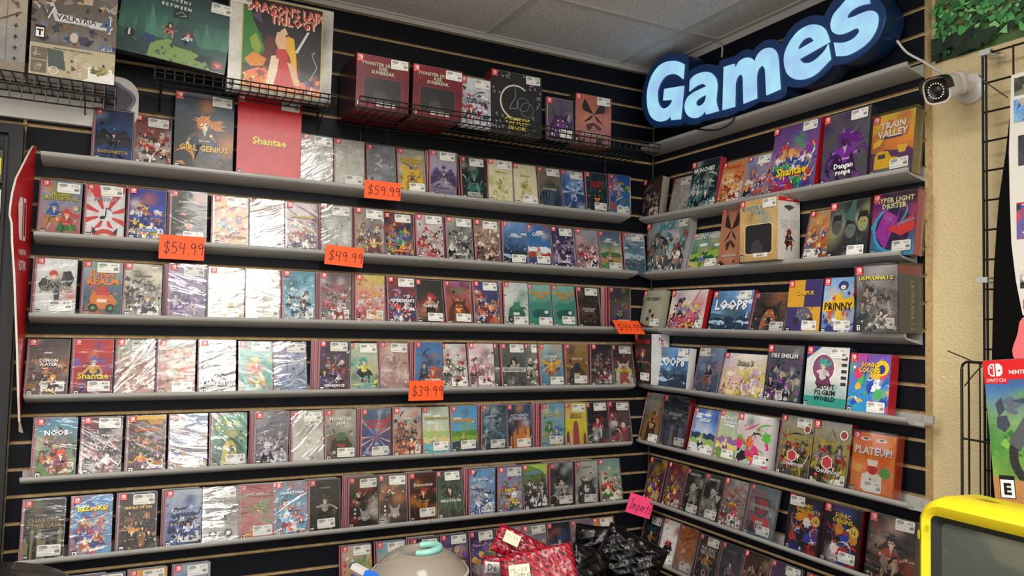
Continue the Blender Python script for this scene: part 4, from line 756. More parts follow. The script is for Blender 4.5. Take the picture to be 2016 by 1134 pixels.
        a.poly([(.4, A*.7), (.58, A), (.66, A), (.66, A*.62)], '3c5c54')
    elif st == 'drift':
        a.ell(.45, A*.42, .42, .48, '40b0d8'); a.ell(.5, A*.42, .40, .45, '301848'); a.poly([(.1, A*.35), (.3, A*.75), (.6, A*.6), (.45, A*.3), (.35, A*.1)], 'a838a8'); a.poly([(.35, A*.42), (.95, A*.62), (1, A*.4), (.7, A*.3)], 'd83c34'); a.swoosh(8, pal, .1, A*.7)
    elif st == 'train':
        a.clut(12, ['e8a838', 'd87c34', 'e8c040'], A*.45, A, .12); a.hills(A*.38, .07, '5c2c64'); a.poly([(.1, A*.12), (.1, A*.34), (.2, A*.42), (.42, A*.40), (.5, A*.3), (.66, A*.28), (.7, A*.12)], 'e8b820'); a.rect(.18, A*.29, .36, A*.36, '3c4448'); a.rect(.12, A*.04, .95, A*.13, '6c6c74')
        a.poly([(.62, A*.46), (.88, A*.46), (.82, A*.34), (.68, A*.34)], 'e8c030'); a.rect(.3, A*.6, .75, A*.64, '2c3c6c')
    elif st == 'sprout':
        a.poly([(0, 0), (1, 0), (.6, A*.1), (.25, A*.13), (0, A*.2)], pal[1])
        for x, h_ in ((.42, .48), (.34, .28), (.58, .36)): a.line([(x, .05), (x, A*h_)], .015, pal[0]); a.ell(x, A*h_, .07, .065, pal[2]); a.ell(x, A*h_, .03, .03, pal[0])
    elif st == 'badge':
        a.rect(0, 0, 1, A*.2, '2c9484'); a.ell(.42, A*.66, .29, .3, 'f0f0ee'); a.ell(.42, A*.66, .26, .27, '8c4c74'); a.fig(.42, A*.7, .11, '3c9c94', sk[1], 'd8ccd0', '8c4c74', legs=False)
        for i in range(5): a.rect(.85, A*(.4+.1*i), .97, A*(.45+.1*i), '2c3034'); 
        a.poly([(0, A), (.35, A), (0, A*.8)], '34508c')
    elif st == 'chef':
        for i in range(10): an = i*.628; a.poly([(.5, A*.4), (.5+math.cos(an), A*.4+math.sin(an)), (.5+math.cos(an+.3), A*.4+math.sin(an+.3))], 'e87424')
        a.poly([(.25, A*.1), (.27, A*.33), (.4, A*.38), (.6, A*.38), (.73, A*.33), (.75, A*.1)], 'e8e4dc'); a.ell(.5, A*.43, .13, .11, 'c82c2c'); a.poly([(.4, A*.48), (.37, A*.58), (.63, A*.58), (.6, A*.48)], 'f0ece4'); a.ell(.8, A*.4, .12, .11, '4c9c3c'); a.ell(.16, A*.42, .09, .09, 'e0b040')
        for y in (.2, .27): a.ell(.47, A*y, .02, .02, '1c1c1c')
        for x in (.3, .68): a.ell(x, A*.9, .13, .04, 'f0e8dc'); a.ell(x, A*.905, .06, .02, '5c3424')
    elif st == 'chalk':
        a.ring(.48, A*.52, .30, .028, 'd8d4c4', .9, 5.0, 26); a.ring(.70, A*.42, .13, .008, '8c8c8c'); a.ring(.62, A*.5, .12, .008, '8c8c8c'); a.line([(.45, A*.82), (.47, A*.6), (.4, A*.5), (.35, A*.4), (.5, A*.42), (.52, A*.56)], .01, '9a9a98')
        for i in range(64):
            x, y = R.random(), R.random()*A
            if math.hypot(x-.5, y-A*.52) > .38: t = R.random()*6; a.line([(x, y), (x+.05*math.cos(t), y+.05*math.sin(t)), (x+.03*math.cos(t+1), y+.06*math.sin(t+1))], .009, 'b4b4b0')
    elif st == 'plainscene':
        for i in range(9): x = .05+.1*i; a.poly([(x, A*.3), (x+.02, A*R.uniform(.5, .75)), (x+.06, A*R.uniform(.5, .75)), (x+.09, A*.3)], a.mix('2c5c54', '4c8c74', R.random()))
        a.hills(A*.3, .015, '2c5450'); a.hills(A*.2, .02, '1c4044'); a.poly([(.28, 0), (.3, A*.2), (.45, A*.3), (.68, A*.22), (.8, A*.12), (.86, 0)], '7c9c54'); a.poly([(.48, A*.22), (.5, A*.56), (.6, A*.60), (.66, A*.45), (.76, A*.2)], '2c4c48')
        a.poly([(.46, A*.62), (.46, A*.75), (.6, A*.78), (.6, A*.64)], '16282a'); a.line([(.48, A*.67), (.53, A*.73), (.58, A*.68), (.52, A*.66)], .006, 'a8c0b0'); a.fig(.45, A*.50, .024, '101014', sk[0], '7c2c34', 'd89080'); a.fig(.62, A*.42, .024, '8c3028', sk[0], 'd8d4d8', '34407c')
        a.ell(.28, A*.24, .06, .04, '2c3c6c'); a.poly([(.7, A*.1), (.76, A*.2), (.82, A*.16), (.78, A*.08)], '1c2c34'); a.ell(.11, A*.26, .045, .045, '16201e'); a.rect(.095, A*.22, .112, A*.31, 'e8e8e4'); a.ell(.92, A*.09, .05, .04, 'b02c34'); a.text('Super\nRare', .92, A*.09, .03, 'f0e0e0', maxw=.08)
        a.clut(30, ['1c3c40', '2c5c54', '3c6c5c', '34507c'], 0, A*.25, .02)
        for j, (t, x) in enumerate((('T H E', .45), ('G A R D E N S', .47), ('B E T W E E N', .48))): a.text(t, x, A*(.96-.09*j), .033, 'e8e8e4', maxw=.5, bold=.03)
    elif st == 'dragon':
        a.rect(.115, .01, .895, A-.01, 'c8b040'); a.rect(.125, .02, .885, A-.02, '171214'); X = lambda x, y: (.125+.76*x, A*y)
        P_ = lambda L_, c: a.poly([X(*q) for q in L_], c)
        P_([(.2, .05), (.15, .35), (.3, .6), (.6, .62), (.75, .3), (.7, .08)], '5c1c14'); P_([(0, .28), (0, .95), (.08, .9), (.12, .75), (.22, .6), (.28, .45), (.2, .36), (.12, .4), (.08, .28)], '2c7c2c'); P_([(.08, .55), (.16, .62), (.24, .48), (.2, .4), (.12, .45)], '8ca82c'); P_([(.1, .8), (.2, .88), (.24, .72), (.16, .76)], '5c3c6c')
        P_([(.03, .33), (.14, .42), (.3, .36), (.26, .28), (.1, .26)], 'e08c20'); P_([(0, .03), (.05, .2), (.2, .26), (.4, .22), (.6, .2), (.8, .16), (1, .12), (1, .03)], 'e87818')
        a.clut(60, ['f0a020', 'e86818', 'f0c848', 'c83c14', '8c2410'], .06, A*.26, .03, .14, .87); P_([(.40, .1), (.42, .42), (.56, .44), (.68, .1)], 'c81c1c'); P_([(.3, .1), (.36, .4), (.46, .42), (.44, .25), (.4, .1)], 'ecd8b8')
        P_([(.42, .66), (.40, .56), (.46, .46), (.60, .46), (.62, .56), (.54, .62), (.5, .68)], 'e8b890'); P_([(.42, .48), (.42, .38), (.56, .38), (.58, .5)], 'c82820'); P_([(.55, .64), (.64, .62), (.68, .4), (.7, .2), (.62, .22), (.6, .4), (.54, .5)], 'e8b020'); P_([(.46, .68), (.52, .72), (.56, .66), (.5, .62)], 'e8c4a0')
        P_([(.66, .48), (.69, .47), (.84, .72), (.81, .72)], 'dcdcd8'); P_([(.56, .36), (.66, .34), (.74, .12), (.66, .12)], 'e0b48c'); a.line([X(.86, .2), X(.95, .35), X(.88, .48), X(.92, .52)], .012, '8c9c84'); a.clut(16, ['3c5c9c', 'd87c4c', 'e8e0d0', 'a83020'], A*.05, A*.2, .03, .7, .87)
        a.text("DRAGON'S LAIR", .52, A*.9, .10, 'd8503c', bold=.02, shadow='f0d8c8', maxw=.74); a.text('TRILOGY', .6, A*.80, .10, 'd8503c', bold=.02, shadow='f0d8c8', maxw=.46)
    elif st == 'chron':
        a.clut(50, ['3c3834', '8c8074', 'a08c74', 'b8b0a8', '24222a', 'c8a878'], A*.62, A, .06); a.clut(30, ['2c3040', '3c4050', '8c5c3c', '6c7484'], A*.34, A*.55, .06); a.ell(.5, A*.42, .05, .07, 'c8b8b0'); a.poly([(.12, A*.72), (.2, A*.72), (.27, A*.56), (.92, A*.54), (.92, A*.61), (.3, A*.64), (.24, A*.74)], 'c8c8c4')
        a.text('VALKYRIA', .52, A*.605, .075, '2c2c34', maxw=.55, shadow='e8e8e4'); a.text('V', .18, A*.64, .16, '4c4c54', shadow='e8e8e4'); a.text('CHRONICLES', .55, A*.555, .03, '3c3c44', maxw=.5); a.text('4', .87, A*.60, .2, '4c6488', shadow='e8e8e4')
        a.rect(0, 0, 1, A*.32, 'b8ac90'); a.clut(20, ['b4a888', 'c4b89c', 'a89c80'], 0, A*.3, .06)
        for y in (.03, .16): a.rect(.02, A*y, .2, A*(y+.12), '6c6454'); a.clut(8, ['8c8474', '3c3830', 'a8a088'], A*(y+.02), A*(y+.10), .025, .05, .17)
        a.poly([(.22, A*.1), (.2, A*.28), (.38, A*.27), (.42, A*.08)], '4c5854'); a.ring(.28, A*.07, .05, .01, 'e8e4d8'); a.clut(10, ['5c4c3c', 'c8c0a8', '8c5c4c'], A*.05, A*.2, .03, .45, .6); a.poly([(.6, 0), (.7, A*.05), (1, A*.12), (1, 0)], 'e8e4dc'); a.clut(14, ['5c5c2c', '8c8440', '3c3c24', 'a89c5c'], A*.09, A*.19, .04, .70, .96)
        a.text('Memoirs from Battle Premium Edition', .5, A*.29, .022, '4c4438', maxw=.6); a.text('SEGA', .88, A*.36, .045, '3c5ca8', shadow='e8e8e4'); a.esrb('T', .14, .05, A*.37)
    elif st == 'stars':
        for i in range(1, 6): a.line([(i/6, 0), (i/6, A*.8)], .006, '6c6050')
        for i in range(40): x, y = .08+.166*(i % 6), A*(.12+.1*(i//6)); a.poly([(x, y+.03), (x+.008, y+.008), (x+.025, y), (x+.008, y-.008), (x, y-.03), (x-.008, y-.008), (x-.025, y), (x-.008, y+.008)], '2c2824')
        a.rect(0, A*.02, 1, A*.10, '8c8070'); a.ring(.75, A*.5, .2, .02, '6c5c4c', .5, 2.4, 8); a.line([(.95, A*.55), (.7, A*.42), (.55, A*.35)], .015, '5c5044'); a.ring(.8, A*.84, .2, .03, '5c5448', .3, 2.8, 9)
    t0 = title.replace('\\n', ' ')
    if t0 == 'CHAMPIONS':
        a.poly([(.45+.17*math.cos(q*math.pi/3+.52), A*.36+.17*math.sin(q*math.pi/3+.52)) for q in range(6)], 'c8c4c4'); a.poly([(.45+.14*math.cos(q*math.pi/3+.52), A*.36+.14*math.sin(q*math.pi/3+.52)) for q in range(6)], 'a83438'); a.swoosh(0, pal); a.ell(.84, A*.82, .11, .11, 'e0dcd8'); a.ell(.84, A*.82, .085, .085, '8c3c34')
    elif t0 == 'SONIC ORIGINS': a.rect(0, 0, .08, A, '16161a'); a.rect(.92, 0, 1, A, '16161a'); a.ell(.82, A*.62, .13, .13, 'c89c3c'); a.ell(.82, A*.62, .11, .11, 'e0c05c'); a.text('16', .82, A*.62, .11, '3c2c10')
    elif t0 == 'SONIC COLORS': a.ell(.8, A*.78, .17, .17, 'e8c828'); a.ell(.8, A*.76, .08, .1, '2c3c8c')
    elif t0 == 'PRINNY': a.poly([(0, A*.40), (1, A*.48), (1, A*.66), (0, A*.58)], 'e8b820'); a.ell(.62, A*.86, .16, .13, '2c3c78'); a.ell(.62, A*.83, .08, .06, 'f0f0f0'); a.poly([(.58, A*.84), (.68, A*.84), (.62, A*.79)], 'e8b020')
    elif t0 == 'CAMPUS': a.rect(0, A*.5, .5, A, 'd8a030'); a.rect(.5, A*.5, 1, A, '3c3468'); a.rect(0, 0, .5, A*.5, '3c3468'); a.rect(.5, 0, 1, A*.5, 'd8a030'); a.poly([(.25, A*.25), (.3, A*.42), (.45, A*.5), (.65, A*.48), (.8, A*.34), (.75, A*.22)], '5c5c74'); a.ell(.3, A*.24, .1, .1, '2c2c3c'); a.ell(.72, A*.24, .1, .1, '2c2c3c'); a.clut(12, ['8c88a0', '44445c', 'e0a838'], A*.25, A*.5, .04, .3, .75)
    elif t0 == 'RUNNER PATH': a.rect(.2, A*.93, 1, A, 'c89c34'); a.poly([(.5, A*.92), (.95, A*.92), (.9, A*.84), (.58, A*.84)], 'a87c2c')
    elif t0 == 'HERCULE POIROT': a.rect(0, A*.37, 1, A*.47, 'c8c8c4'); tc = '2c2c2c'
    elif t0 == 'BOMBER CREW': [a.poly([(.5, A*.56), (.5+q*.44, A*.66), (.5+q*.42, A*.58), (.5+q*.2, A*.52)], 'd8b040') for q in (-1, 1)]
    elif t0 == 'GOOD PIZZA GREAT PIZZA': a.ell(.5, A*.76, .22, .2, 'c89c84'); a.ell(.5, A*.76, .18, .16, 'e0d0b8'); tc = 'b8685c'
    elif t0 in ('THE SEXY BRUTALE', 'MONSTER', 'MOVE'): a.ell(.45, A*.22, .11, .11, 'dcd8d4'); a.ell(.45, A*.22, .08, .08, '8c4450')
    if t0 == 'MONSTER': a.poly([(.22, A*.78), (.78, A*.78), (.74, A*.5), (.5, A*.38), (.26, A*.5)], '2c4c54'); a.poly([(.27, A*.75), (.73, A*.75), (.69, A*.52), (.5, A*.42), (.31, A*.52)], 'a83c44')
    if tc == 'b0c860': a.poly([(.2, A), (1, A), (1, A*.74), (.8, A*.86)], '8cac3c'); a.poly([(0, A*.82), (.7, A*.9), (.85, A*.8), (.1, A*.76)], '54747c')
    if title.count('\\n') == 1: th *= 1.4
    if title:
        dark = sum(srgb(tc)) > .9
        a.text(title.replace('\\n', '\n'), .5, A*ty, th, tc, bold=.03, maxw=.88, shadow='141418' if dark else None)

def case_body(w_, h_, t, spine='b8202a', edge='a8a8ac', face='6c6c70'):
    mb = MB(); s, e, f = srgb(spine), srgb(edge), srgb(face)
    mb.box(-w_/2, w_/2, 0, t, 0, h_, cols=[e, e, srgb('a4a4a8') if t < .0125 else f, s if t > .0125 else e, srgb('c4c0bc'), s])
    if t < .0125: mb.box(-w_/2, -w_/2+.0042, -.0004, -.0001, .001, h_-.001, col=srgb('b07c86'))
    return mb
_bm = {}
def body_mesh(w_, h_, t, spine='a4343e', edge='a8a8ac'):
    k = (round(w_, 3), round(h_, 3), t, spine, edge)
    if k not in _bm: _bm[k] = case_body(w_, h_, t, spine, edge).mesh('case', CASEM)
    return _bm[k]
_fm = {}
def film_mesh(w_, h_, t, kind):
    k = (round(w_, 3), round(h_, 3), t, kind)
    if k not in _fm:
        o = {4: .006}.get(kind, .0015); mb = MB(); y0 = -.0035; n = 1
        X0, X1, Z0, Z1 = -w_/2-o, w_/2+o, 0.0005, h_+o
        vs = [(X0, y0, Z0), (X1, y0, Z0), (X1, y0, Z1), (X0, y0, Z1), (X0, t, Z0), (X1, t, Z0), (X1, t, Z1), (X0, t, Z1)]
        mb.add(vs, [(0, 1, 2, 3), (1, 5, 6, 2), (3, 2, 6, 7), (0, 3, 7, 4)])
        _fm[k] = mb.mesh('plastic_wrap', {1: FILM1, 2: FILM2, 3: FILM2, 4: FILM3}[kind])
    return _fm[k]
SID = [0]
LETT = {'T': 'T', 'M': 'M', 'E': 'E'}
def short(look, n, wall):
    s = '%s, %s shelf of %s wall' % (look, ORD[n], wall)
    if len(s.split()) > 16: s = '%s, %s shelf' % (look, ORD[n])
    if len(s.split()) > 16: print('LONG', s)
    return s
def game(name, loc, rot, w_, h_, t, filmk, price, spos, st, bg, pal, title, tc, ty, th, rate, label, cat, group, box=False, big=False, spine=None):
    SID[0] += 1; R = random.Random(1000+SID[0])
    root = tag(empty(name, loc, rot), label, cat, group)
    sp = spine or ('b8202a' if not box else bg.split('>')[-1])
    body = link('case' if not box else 'box', body_mesh(w_, h_, t, sp, 'a8a8ac' if not box else bg.split('>')[0]), root)
    a = Art(w_*(.94 if not box else 1), h_*.985, SID[0]); paint(a, st, bg.split('>'), [p for p in pal.split(',') if p], title, tc, ty, th, R, big)
    a.logo(.18*.105/w_*(1.25 if box else 1))
    if rate: a.esrb(rate, .14*.105/w_*1.1)
    c = a.sheet('cover', body, (-a.w/2+(0 if box else .0018), -.0003, h_*.0075))
    if spos:
        sw, sh = .058, .030; x = {'r': w_/2-sw/2-.004, 'l': -w_/2+sw/2+.003, 'c': .006}[spos[1]]; z = {'t': h_-sh-.003, 'b': .012}[spos[0]]
        z += R.uniform(-.002, .006) if spos[0] == 'b' else R.uniform(-.003, 0); x -= R.uniform(0, .006) if spos[1] == 'r' else 0
        s_ = link('price_sticker', sticker_mesh(price), root, (x-sw/2, -.0030, z), (0, R.uniform(-.03, .03), 0))
    if filmk: link('plastic_wrap', film_mesh(w_, h_, t, filmk), root)
    return root
SPB = None
def spare(loc, rot, w_, h_, t, group, label, spine='b8202a'):
    root = tag(link('game_case', body_mesh(w_, h_, t, spine), None, loc, rot), label, 'game case', group); return root

LEAN_D = .061                                              # where the front case's foot stands, out from the wall
W0, H0, T0 = .105, .170, .0112
for n, txt in LW.items():
    rows = [r.split('|') for r in txt.strip().split('\n')]; zb = gz(n)-.021
    items = []
    for r in rows:
        xl, xr = float(r[0]), float(r[1]); ym = {3: 330, 6: 450, 9: 575, 12: 710, 15: 850, 18: 990, 21: 1100}[n]
        u0, u1 = onL(xl, ym, .04)[0], onL(xr, ym, .04)[0]; items.append([(u0+u1)/2, u1-u0, r])
    pitch = W0+.0015
    # overlaps: a case much too narrow on the photo is tucked behind its neighbour
    xs = [i[0] for i in items]; hid = [i[1] < .080 for i in items]
    for i in range(len(items)):
        if hid[i]:
            # visible strip belongs to the side away from the neighbour that covers it
            r = items[i][2]; xs[i] = onL(float(r[0]), ym, .04)[0]+W0/2 if i+1 < len(items) else xs[i]
    for _ in range(60):
        for i in range(len(xs)-1):
            if hid[i] or hid[i+1]: continue
            g = xs[i+1]-xs[i]
            if g < pitch: e = (pitch-g)/2; xs[i] -= e; xs[i+1] += e
    for i in range(len(items)):
        if hid[i] and i+1 < len(xs) and not hid[i+1]: xs[i] = min(xs[i], xs[i+1]-.030)
    for i, (cx, ww, r) in enumerate(items):
        (xl, xr, fk, cp, price, spos, st, bg, pal, title, tc, ty, th, rate, look) = r; fk = int(fk); cp = int(cp); x = xs[i]
        fk = max(fk, 1) if not hid[i] else 0; near = (i and hid[i-1]) or (i+1 < len(hid) and hid[i+1])
        if i and hid[i-1] or i+1 < len(hid) and hid[i+1]: cp = 0
        R = random.Random(n*100+i); hd = hid[i]
        base = LEAN_D-(.0140 if hd else 0); cp = 0 if hd else min(cp, 4); cl = 1 if near or hd else cp
        lean = math.asin(max(.03, (LEAN_D-.003-T0*(cl+1)-.0015*cl)/H0))
        rot = (-lean, R.uniform(-.006, .006), 0)
        group = 'game cases on the %s shelf of the left wall' % ORD[n]
        game('game_case', (x, -base, zb), rot, W0, H0, T0, fk, price, spos, st, bg, pal, title, tc, float(ty or .5), float(th or .1), rate,
             short(look, n, 'long'), 'game case', group)
        for k in range(cp):
            d = base-(T0+.0012)*(k+1); spare((x-.0034*(k+1)-R.uniform(0, .0008), -d, zb), (-lean, 0, 0), W0, H0, T0, 'spare cases standing behind the front rows', 'unopened red spined game case tucked behind another case',
                                             R.choice(['a4343e', '94303a', 'b05a64', '7c2c34', 'b8a8a8']))
def big_left(name, u, w_, z, h_, d, t, lean, roll, label, **k):
    return game(name, (-u+w_/2, -d, z), (-lean, roll, 0), w_, h_, t, k.get('fk', 0), k['price'], k['spos'], k['st'], k['bg'], k['pal'], k.get('title', ''), k.get('tc', 'ffffff'), k.get('ty', .5), k.get('th', .1), k.get('rate', ''), label, 'boxed game', k.get('group'), True, k.get('big', False), k.get('spine'))
zt_ = gz(3)-.021
def u_of(x, y, d): return -onL(x, y, d)[0]
game('boxed_game', (-(1.862+1.688)/2, -.061, zt_), (-.09, 0, 0), .172, .252, .030, 0, '99.99', 'tr', 'lone', '2c3c4c>1c242c>14181c', 'c87c34,5c4434,3c4c5c', 'GIRL GENIUS', 'd8a828', .3, .11, 'T', 'dark boxed game with orange haired woman and gold gothic title, top shelf', 'boxed game', 'games on the top shelf of the left wall', True, True, '1c242c')
game('boxed_game', (-(1.6792+1.477)/2, -.061, zt_), (-.09, 0, 0), .200, .272, .028, 0, '74.99', 'tr', 'none', 'c82028>b81c24>b01820', 'c82028,c02028', 'Shantae', 'd8c020', .46, .13, 'M', 'large plain red box with a small slanted yellow title, top shelf', 'boxed game', 'games on the top shelf of the left wall', True, True, 'b81c24')
for n, txt in RW.items():
    zb = gz(n)-.021; rows = [r.split('|') for r in txt.strip().split('\n')]
    for i, r in enumerate(rows):
        u0, w_, h_, t = map(float, r[:4]); fk, cp = int(r[4]), int(r[5]); price, spos, st, bg, pal, title, tc, ty, th, rate, look = r[6:]
        R = random.Random(n*77+i); d = .061
        if t > .05:
            d = t+.006; k = (1.9883-d)/(1.9883-.061)
            uc = u0+w_/2; uc = 2.5865-(2.5865-uc)*k; w_ *= k; h_ *= k; u0 = uc-w_/2; h_ -= .008
        thick = t > .02; tt = t if thick else T0
        cp = min(cp, int((d-.006-tt)/(tt+.001)))
        lean = math.asin(max(.012, min(.25, (d-.002-tt*(cp+1)-.001*cp)/h_))) if t < .05 else .0
        if t == .036 or t == .034 or t == .038: lean = .12; 
        room = (d-.0015-tt*math.cos(lean))
        lean = min(lean, math.asin(max(.0, room-.0)/h_)) if cp == 0 else lean
        y = -(u0+w_/2)
        SC_ = {3: ['c8c0b0', 'b8b4ac', 'a8323a', '8c4c2c', '445c84', 'c41c24', '2c2a30', '8c7c54'], 6: ['c8c8c8', '3c6440', '2c1c1c', 'd8d4cc', '7c4c2c', '1c1c1e', 'b85868'], 9: ['a8a890', 'b02028', 'b02028', 'b83028', '34306c', '4c68a0', '46545c'],
               12: ['dcdcda', 'd8d8d4', 'a8202c', 'c8b068', '4c5464', '34384c', 'a8202c'], 15: ['3c3a34', 'a02830', '6c9c4c', '8cb04c', 'd0d0cc', 'b02028', 'b02028', 'c8502c'], 18: ['6c5c64', '6c5c64', '3c3c38', '3c3c38', '6c6c6c', '5c6c70', 'a8202c', 'a8202c', '3c2420'], 21: ['1c1e22', 'c4c4c0', 'a89c94', '2c3034', '3c3e44', '2c2420', '34283c', 'c86c40']}[n]
        nm = 'boxed_game' if thick else 'game_case'
        sp = SC_[i] if i < len(SC_) else 'b8202a'
        zq = zb+(.0125 if t > .05 else 0)
        gm = game(nm, (-d, y, zq), (-lean, 0, -math.pi/2), w_, h_, tt, {3: 4 if t > .03 else 3}.get(fk, fk), price, spos, st, bg, pal, title, tc, float(ty or .5), float(th or .1), rate,
             short(look, n, 'short'), 'boxed game' if thick else 'game case', 'games on the %s shelf of the right wall' % ORD[n], thick, thick, sp)
        if t > .05:
            sa = Art(t*.98, h_*.985, 900+n); 
            if n == 6: sa.bg(['dcd8d0', 'd0ccc0'], .03); sa.rect(0, sa.A*.93, 1, sa.A, 'c82028'); sa.text('SWITCH', .55, sa.A*.965, .06, 'f0e8e8', maxw=.5); sa.poly([(.25, sa.A*.84), (.5, sa.A*.78), (.75, sa.A*.84), (.6, sa.A*.87), (.4, sa.A*.87)], '4c5048'); [sa.line([(.1, sa.A*(.62-.03*q)), (.45, sa.A*(.62-.03*q))], .015, '8c8880') for q in range(5)]; [sa.line([(.55, sa.A*(.62-.03*q)), (.9, sa.A*(.62-.03*q))], .015, '8c8880') for q in range(5)]; sa.fig(.5, sa.A*.42, .11, '7c2c24', '8c4c34', '3c2c44', '7c3424')
            elif n == 9: sa.bg(['46545c', '3c4850'], .03); sa.rect(0, sa.A*.87, 1, sa.A, 'a83844'); sa.text('LA-MULANA 1 2', .62, sa.A*.4, .16, 'a8b0a4', maxw=1.4, rot=-math.pi/2)
            else: sa.bg(['dcdcda', 'd4d4d2'], .03); sa.text('NIGHT TRAP', .6, sa.A*.6, .2, 'c02c34', maxw=1.3, rot=-math.pi/2); sa.text('N', .5, sa.A*.9, .2, '2c2c2c')
            so = sa.sheet('side_panel', gm, (w_/2+.0006, t*.01, h_*.0075)); so.rotation_euler = (0, 0, math.pi/2)
        for k in range(cp):
            dd = d-(tt+.001)*(k+1); spare((-dd, y-.003*(k+1), zb), (-lean, 0, -math.pi/2), w_, h_, tt, 'spare boxes standing behind the right wall games', 'red edged duplicate box tucked behind another on the right wall')
# ------------------------------------------------------------ wire baskets high on the left wall
def basket(label, x0, x1, d0, d1, z, lip, step=.0254, bk=.08):
    root = tag(empty('wire_basket', ((x0+x1)/2, -(d0+d1)/2, z)), label, 'wire basket', 'black wire baskets high on the left wall'); cx, cy = (x0+x1)/2, -(d0+d1)/2
    r = .0018
    def P(x, d, zz): return (x-cx, -d-cy, zz-z)
    mb = MB()
    k = int((x1-x0)/step)
    for i in range(k+1):
        x = x0+(x1-x0)*i/k
        mb.tube([P(x, d0, z), P(x, d1, z), P(x, d1+.006, z+lip)] if lip >= 0 else [P(x, d0, z), P(x, d1-.012, z), P(x, d1, z-.006), P(x, d1+.003, z+lip)], r, 6)
    mb.obj('wire_ribs', WIRE, root)
    mb = MB()
    for d, zz in ((d0, z-.003), ((d0+d1)/2, z-.003), (d1, z-.003)): mb.tube([P(x0, d, zz), P(x1, d, zz)], r*1.3, 6)
    n = 2
    for j in range(1, n+1): mb.tube([P(x0, d1+.006*j/n+.0032, z+lip*j/n), P(x1, d1+.006*j/n+.0032, z+lip*j/n)], r*1.2, 6)
    mb.obj('rails', WIRE, root)
    for x in (x0+bk, x1-bk):
        mb = MB(); mb.tube([P(x, .003, z+.05), P(x, .006, z-.06)], .003, 6); mb.tube([P(x, .005, z-.055), P(x, .09, z-.006)], .002, 6); mb.obj('bracket', WIRE, root)
basket('black wire basket at the upper left holding beige and brown boxes', -2.62, -2.022, .03, .235, 2.236, -.075, .0265)
basket('black wire basket in the middle under the green landscape box', -1.925, -1.395, .068, .165, 2.298, .026, .0265, .022)
basket('long black wire basket near the corner under two red boxes', -1.345, -.165, .03, .255, 2.278, .030, .0262)
mb = MB()
B = big_left
# upper left boxes
B('box', 2.2307, .2025, 2.2385, .282, .205, .14, .0, .0, 'brown grey battle box with pale parchment lower panel, upper left basket', price='99.99', spos='br', st='chron', bg='5c5650>6c6258>4c4848', pal='', title='', rate='', spine='3c3834')
B('box', 2.508, .268, 2.2385, .300, .205, .09, .0, .0, 'beige box with dark stars, leftmost in the upper wire basket', price='79.99', spos='bl', st='stars', bg='a89c8c>b0a494>a09484', pal='', title='', rate='', spine='8c8070')
B('box', 2.034, .30, 2.3545, .215, .148, .045, .0, .094, 'wide green landscape box with two children, tilted in its basket', price='99.99', spos='tr', st='plainscene', bg='1c2430>2c5c54>4c8c74>2c5c50', pal='2c5c54,3c7c64,1c3c40', title='', rate='', spine='7c2028')
B('box', 1.7257, .316, 2.3015, .304, .150, .04, .0, .0, 'large white edged fantasy box with black and fire artwork', price='135.99', spos='tl', st='dragon', bg='d8d4cc>d8d4cc', pal='1a1416', title='', rate='T', spine='d8d4cc')
for u, z, lab in ((1.352, 2.2825, 'dark red figure box with window, left of the two'), (1.1625, 2.2825, 'dark red figure box with window, right of the two')):
    B('box', u, .176, z, .172, .237, .21, .0, .0, lab, price='114.99', spos='tr' , st='window', bg='7c1c28>5c141e>7c1c26', pal='3c1018,8c2830,6c1822', title='MONSTER HUNTER\\nRISE\\nSUNBREAK', tc='c8b8a0', ty=.77, th=.22, rate='T', group='red window boxes in the long basket', big='red', spine='3c1820')
B('box', .9755, .118, 2.2825, .178, .20, .02, .08, .0, 'white and crimson anime case beside the red window boxes', price='49.99', spos='tr', st='figs', bg='c8ccd4>a8a8b0>c0c4cc', pal='a82838,e4e8f0,3c3c48,8c98b0,d8dce4', title='CHAOS WAR', tc='3c4460', ty=.5, th=.08, rate='')
B('box', .853, .205, 2.2825, .226, .19, .055, .04, .0, 'black box with white chalk circle drawing in long basket', price='49.99', spos='tr', st='chalk', bg='26262a>1e1e22', pal='26262a', title='GENESIS\\nNOIR', tc='c8b84c', ty=.16, th=.16, rate='', spine='6c1820')
B('box', .630, .115, 2.2825, .160, .20, .012, .08, .0, 'small charcoal case with purple eyed face', price='39.99', spos='br', st='monster', bg='5c5c60>4c4850>5c5c60', pal='3c2448,5c3070,c8c4cc,6c2c7c', title='', rate='')
B('box', .512, .160, 2.2825, .190, .20, .075, .0, .0, 'terracotta box with a black bow in the long wire basket', price='49.99', spos='tr', st='bow', bg='a8604c>b87060>8c5c58', pal='2c1c1c,4c2a24,c89070', title='SMILE FOR ME', tc='d8ccc0', ty=.22, th=.08, rate='E', spine='26262a')

# white light box with a dark splat behind the left basket
def rounded(x0, x1, z0, z1, r, n=8):
    o = []
    for cx, cz, a0 in ((x1-r, z1-r, 0), (x0+r, z1-r, .5), (x0+r, z0+r, 1), (x1-r, z0+r, 1.5)):
        for i in range(n+1): a = (a0+.5*i/n)*math.pi; o.append((cx+r*math.cos(a), cz+r*math.sin(a)))
    return o
def slab(mb, P, y0, y1, col=None, mi=0):
    k = len(P); mb.add([(x, y0, z) for x, z in P]+[(x, y1, z) for x, z in P], [tuple(range(k)), tuple(range(k, 2*k))[::-1]]+[(i, k+i, k+(i+1) % k, (i+1) % k) for i in range(k)], col, mi)
root = tag(empty('wall_sign', (-2.3, 0, 2.16)), 'white rounded wall sign with dark plum shape behind the left basket', 'sign')
mb = MB(); slab(mb, rounded(-.5, .338, 0, .160, .055), -.024, -.0005); mb.obj('sign_body', WHITEP, root, smooth=35)
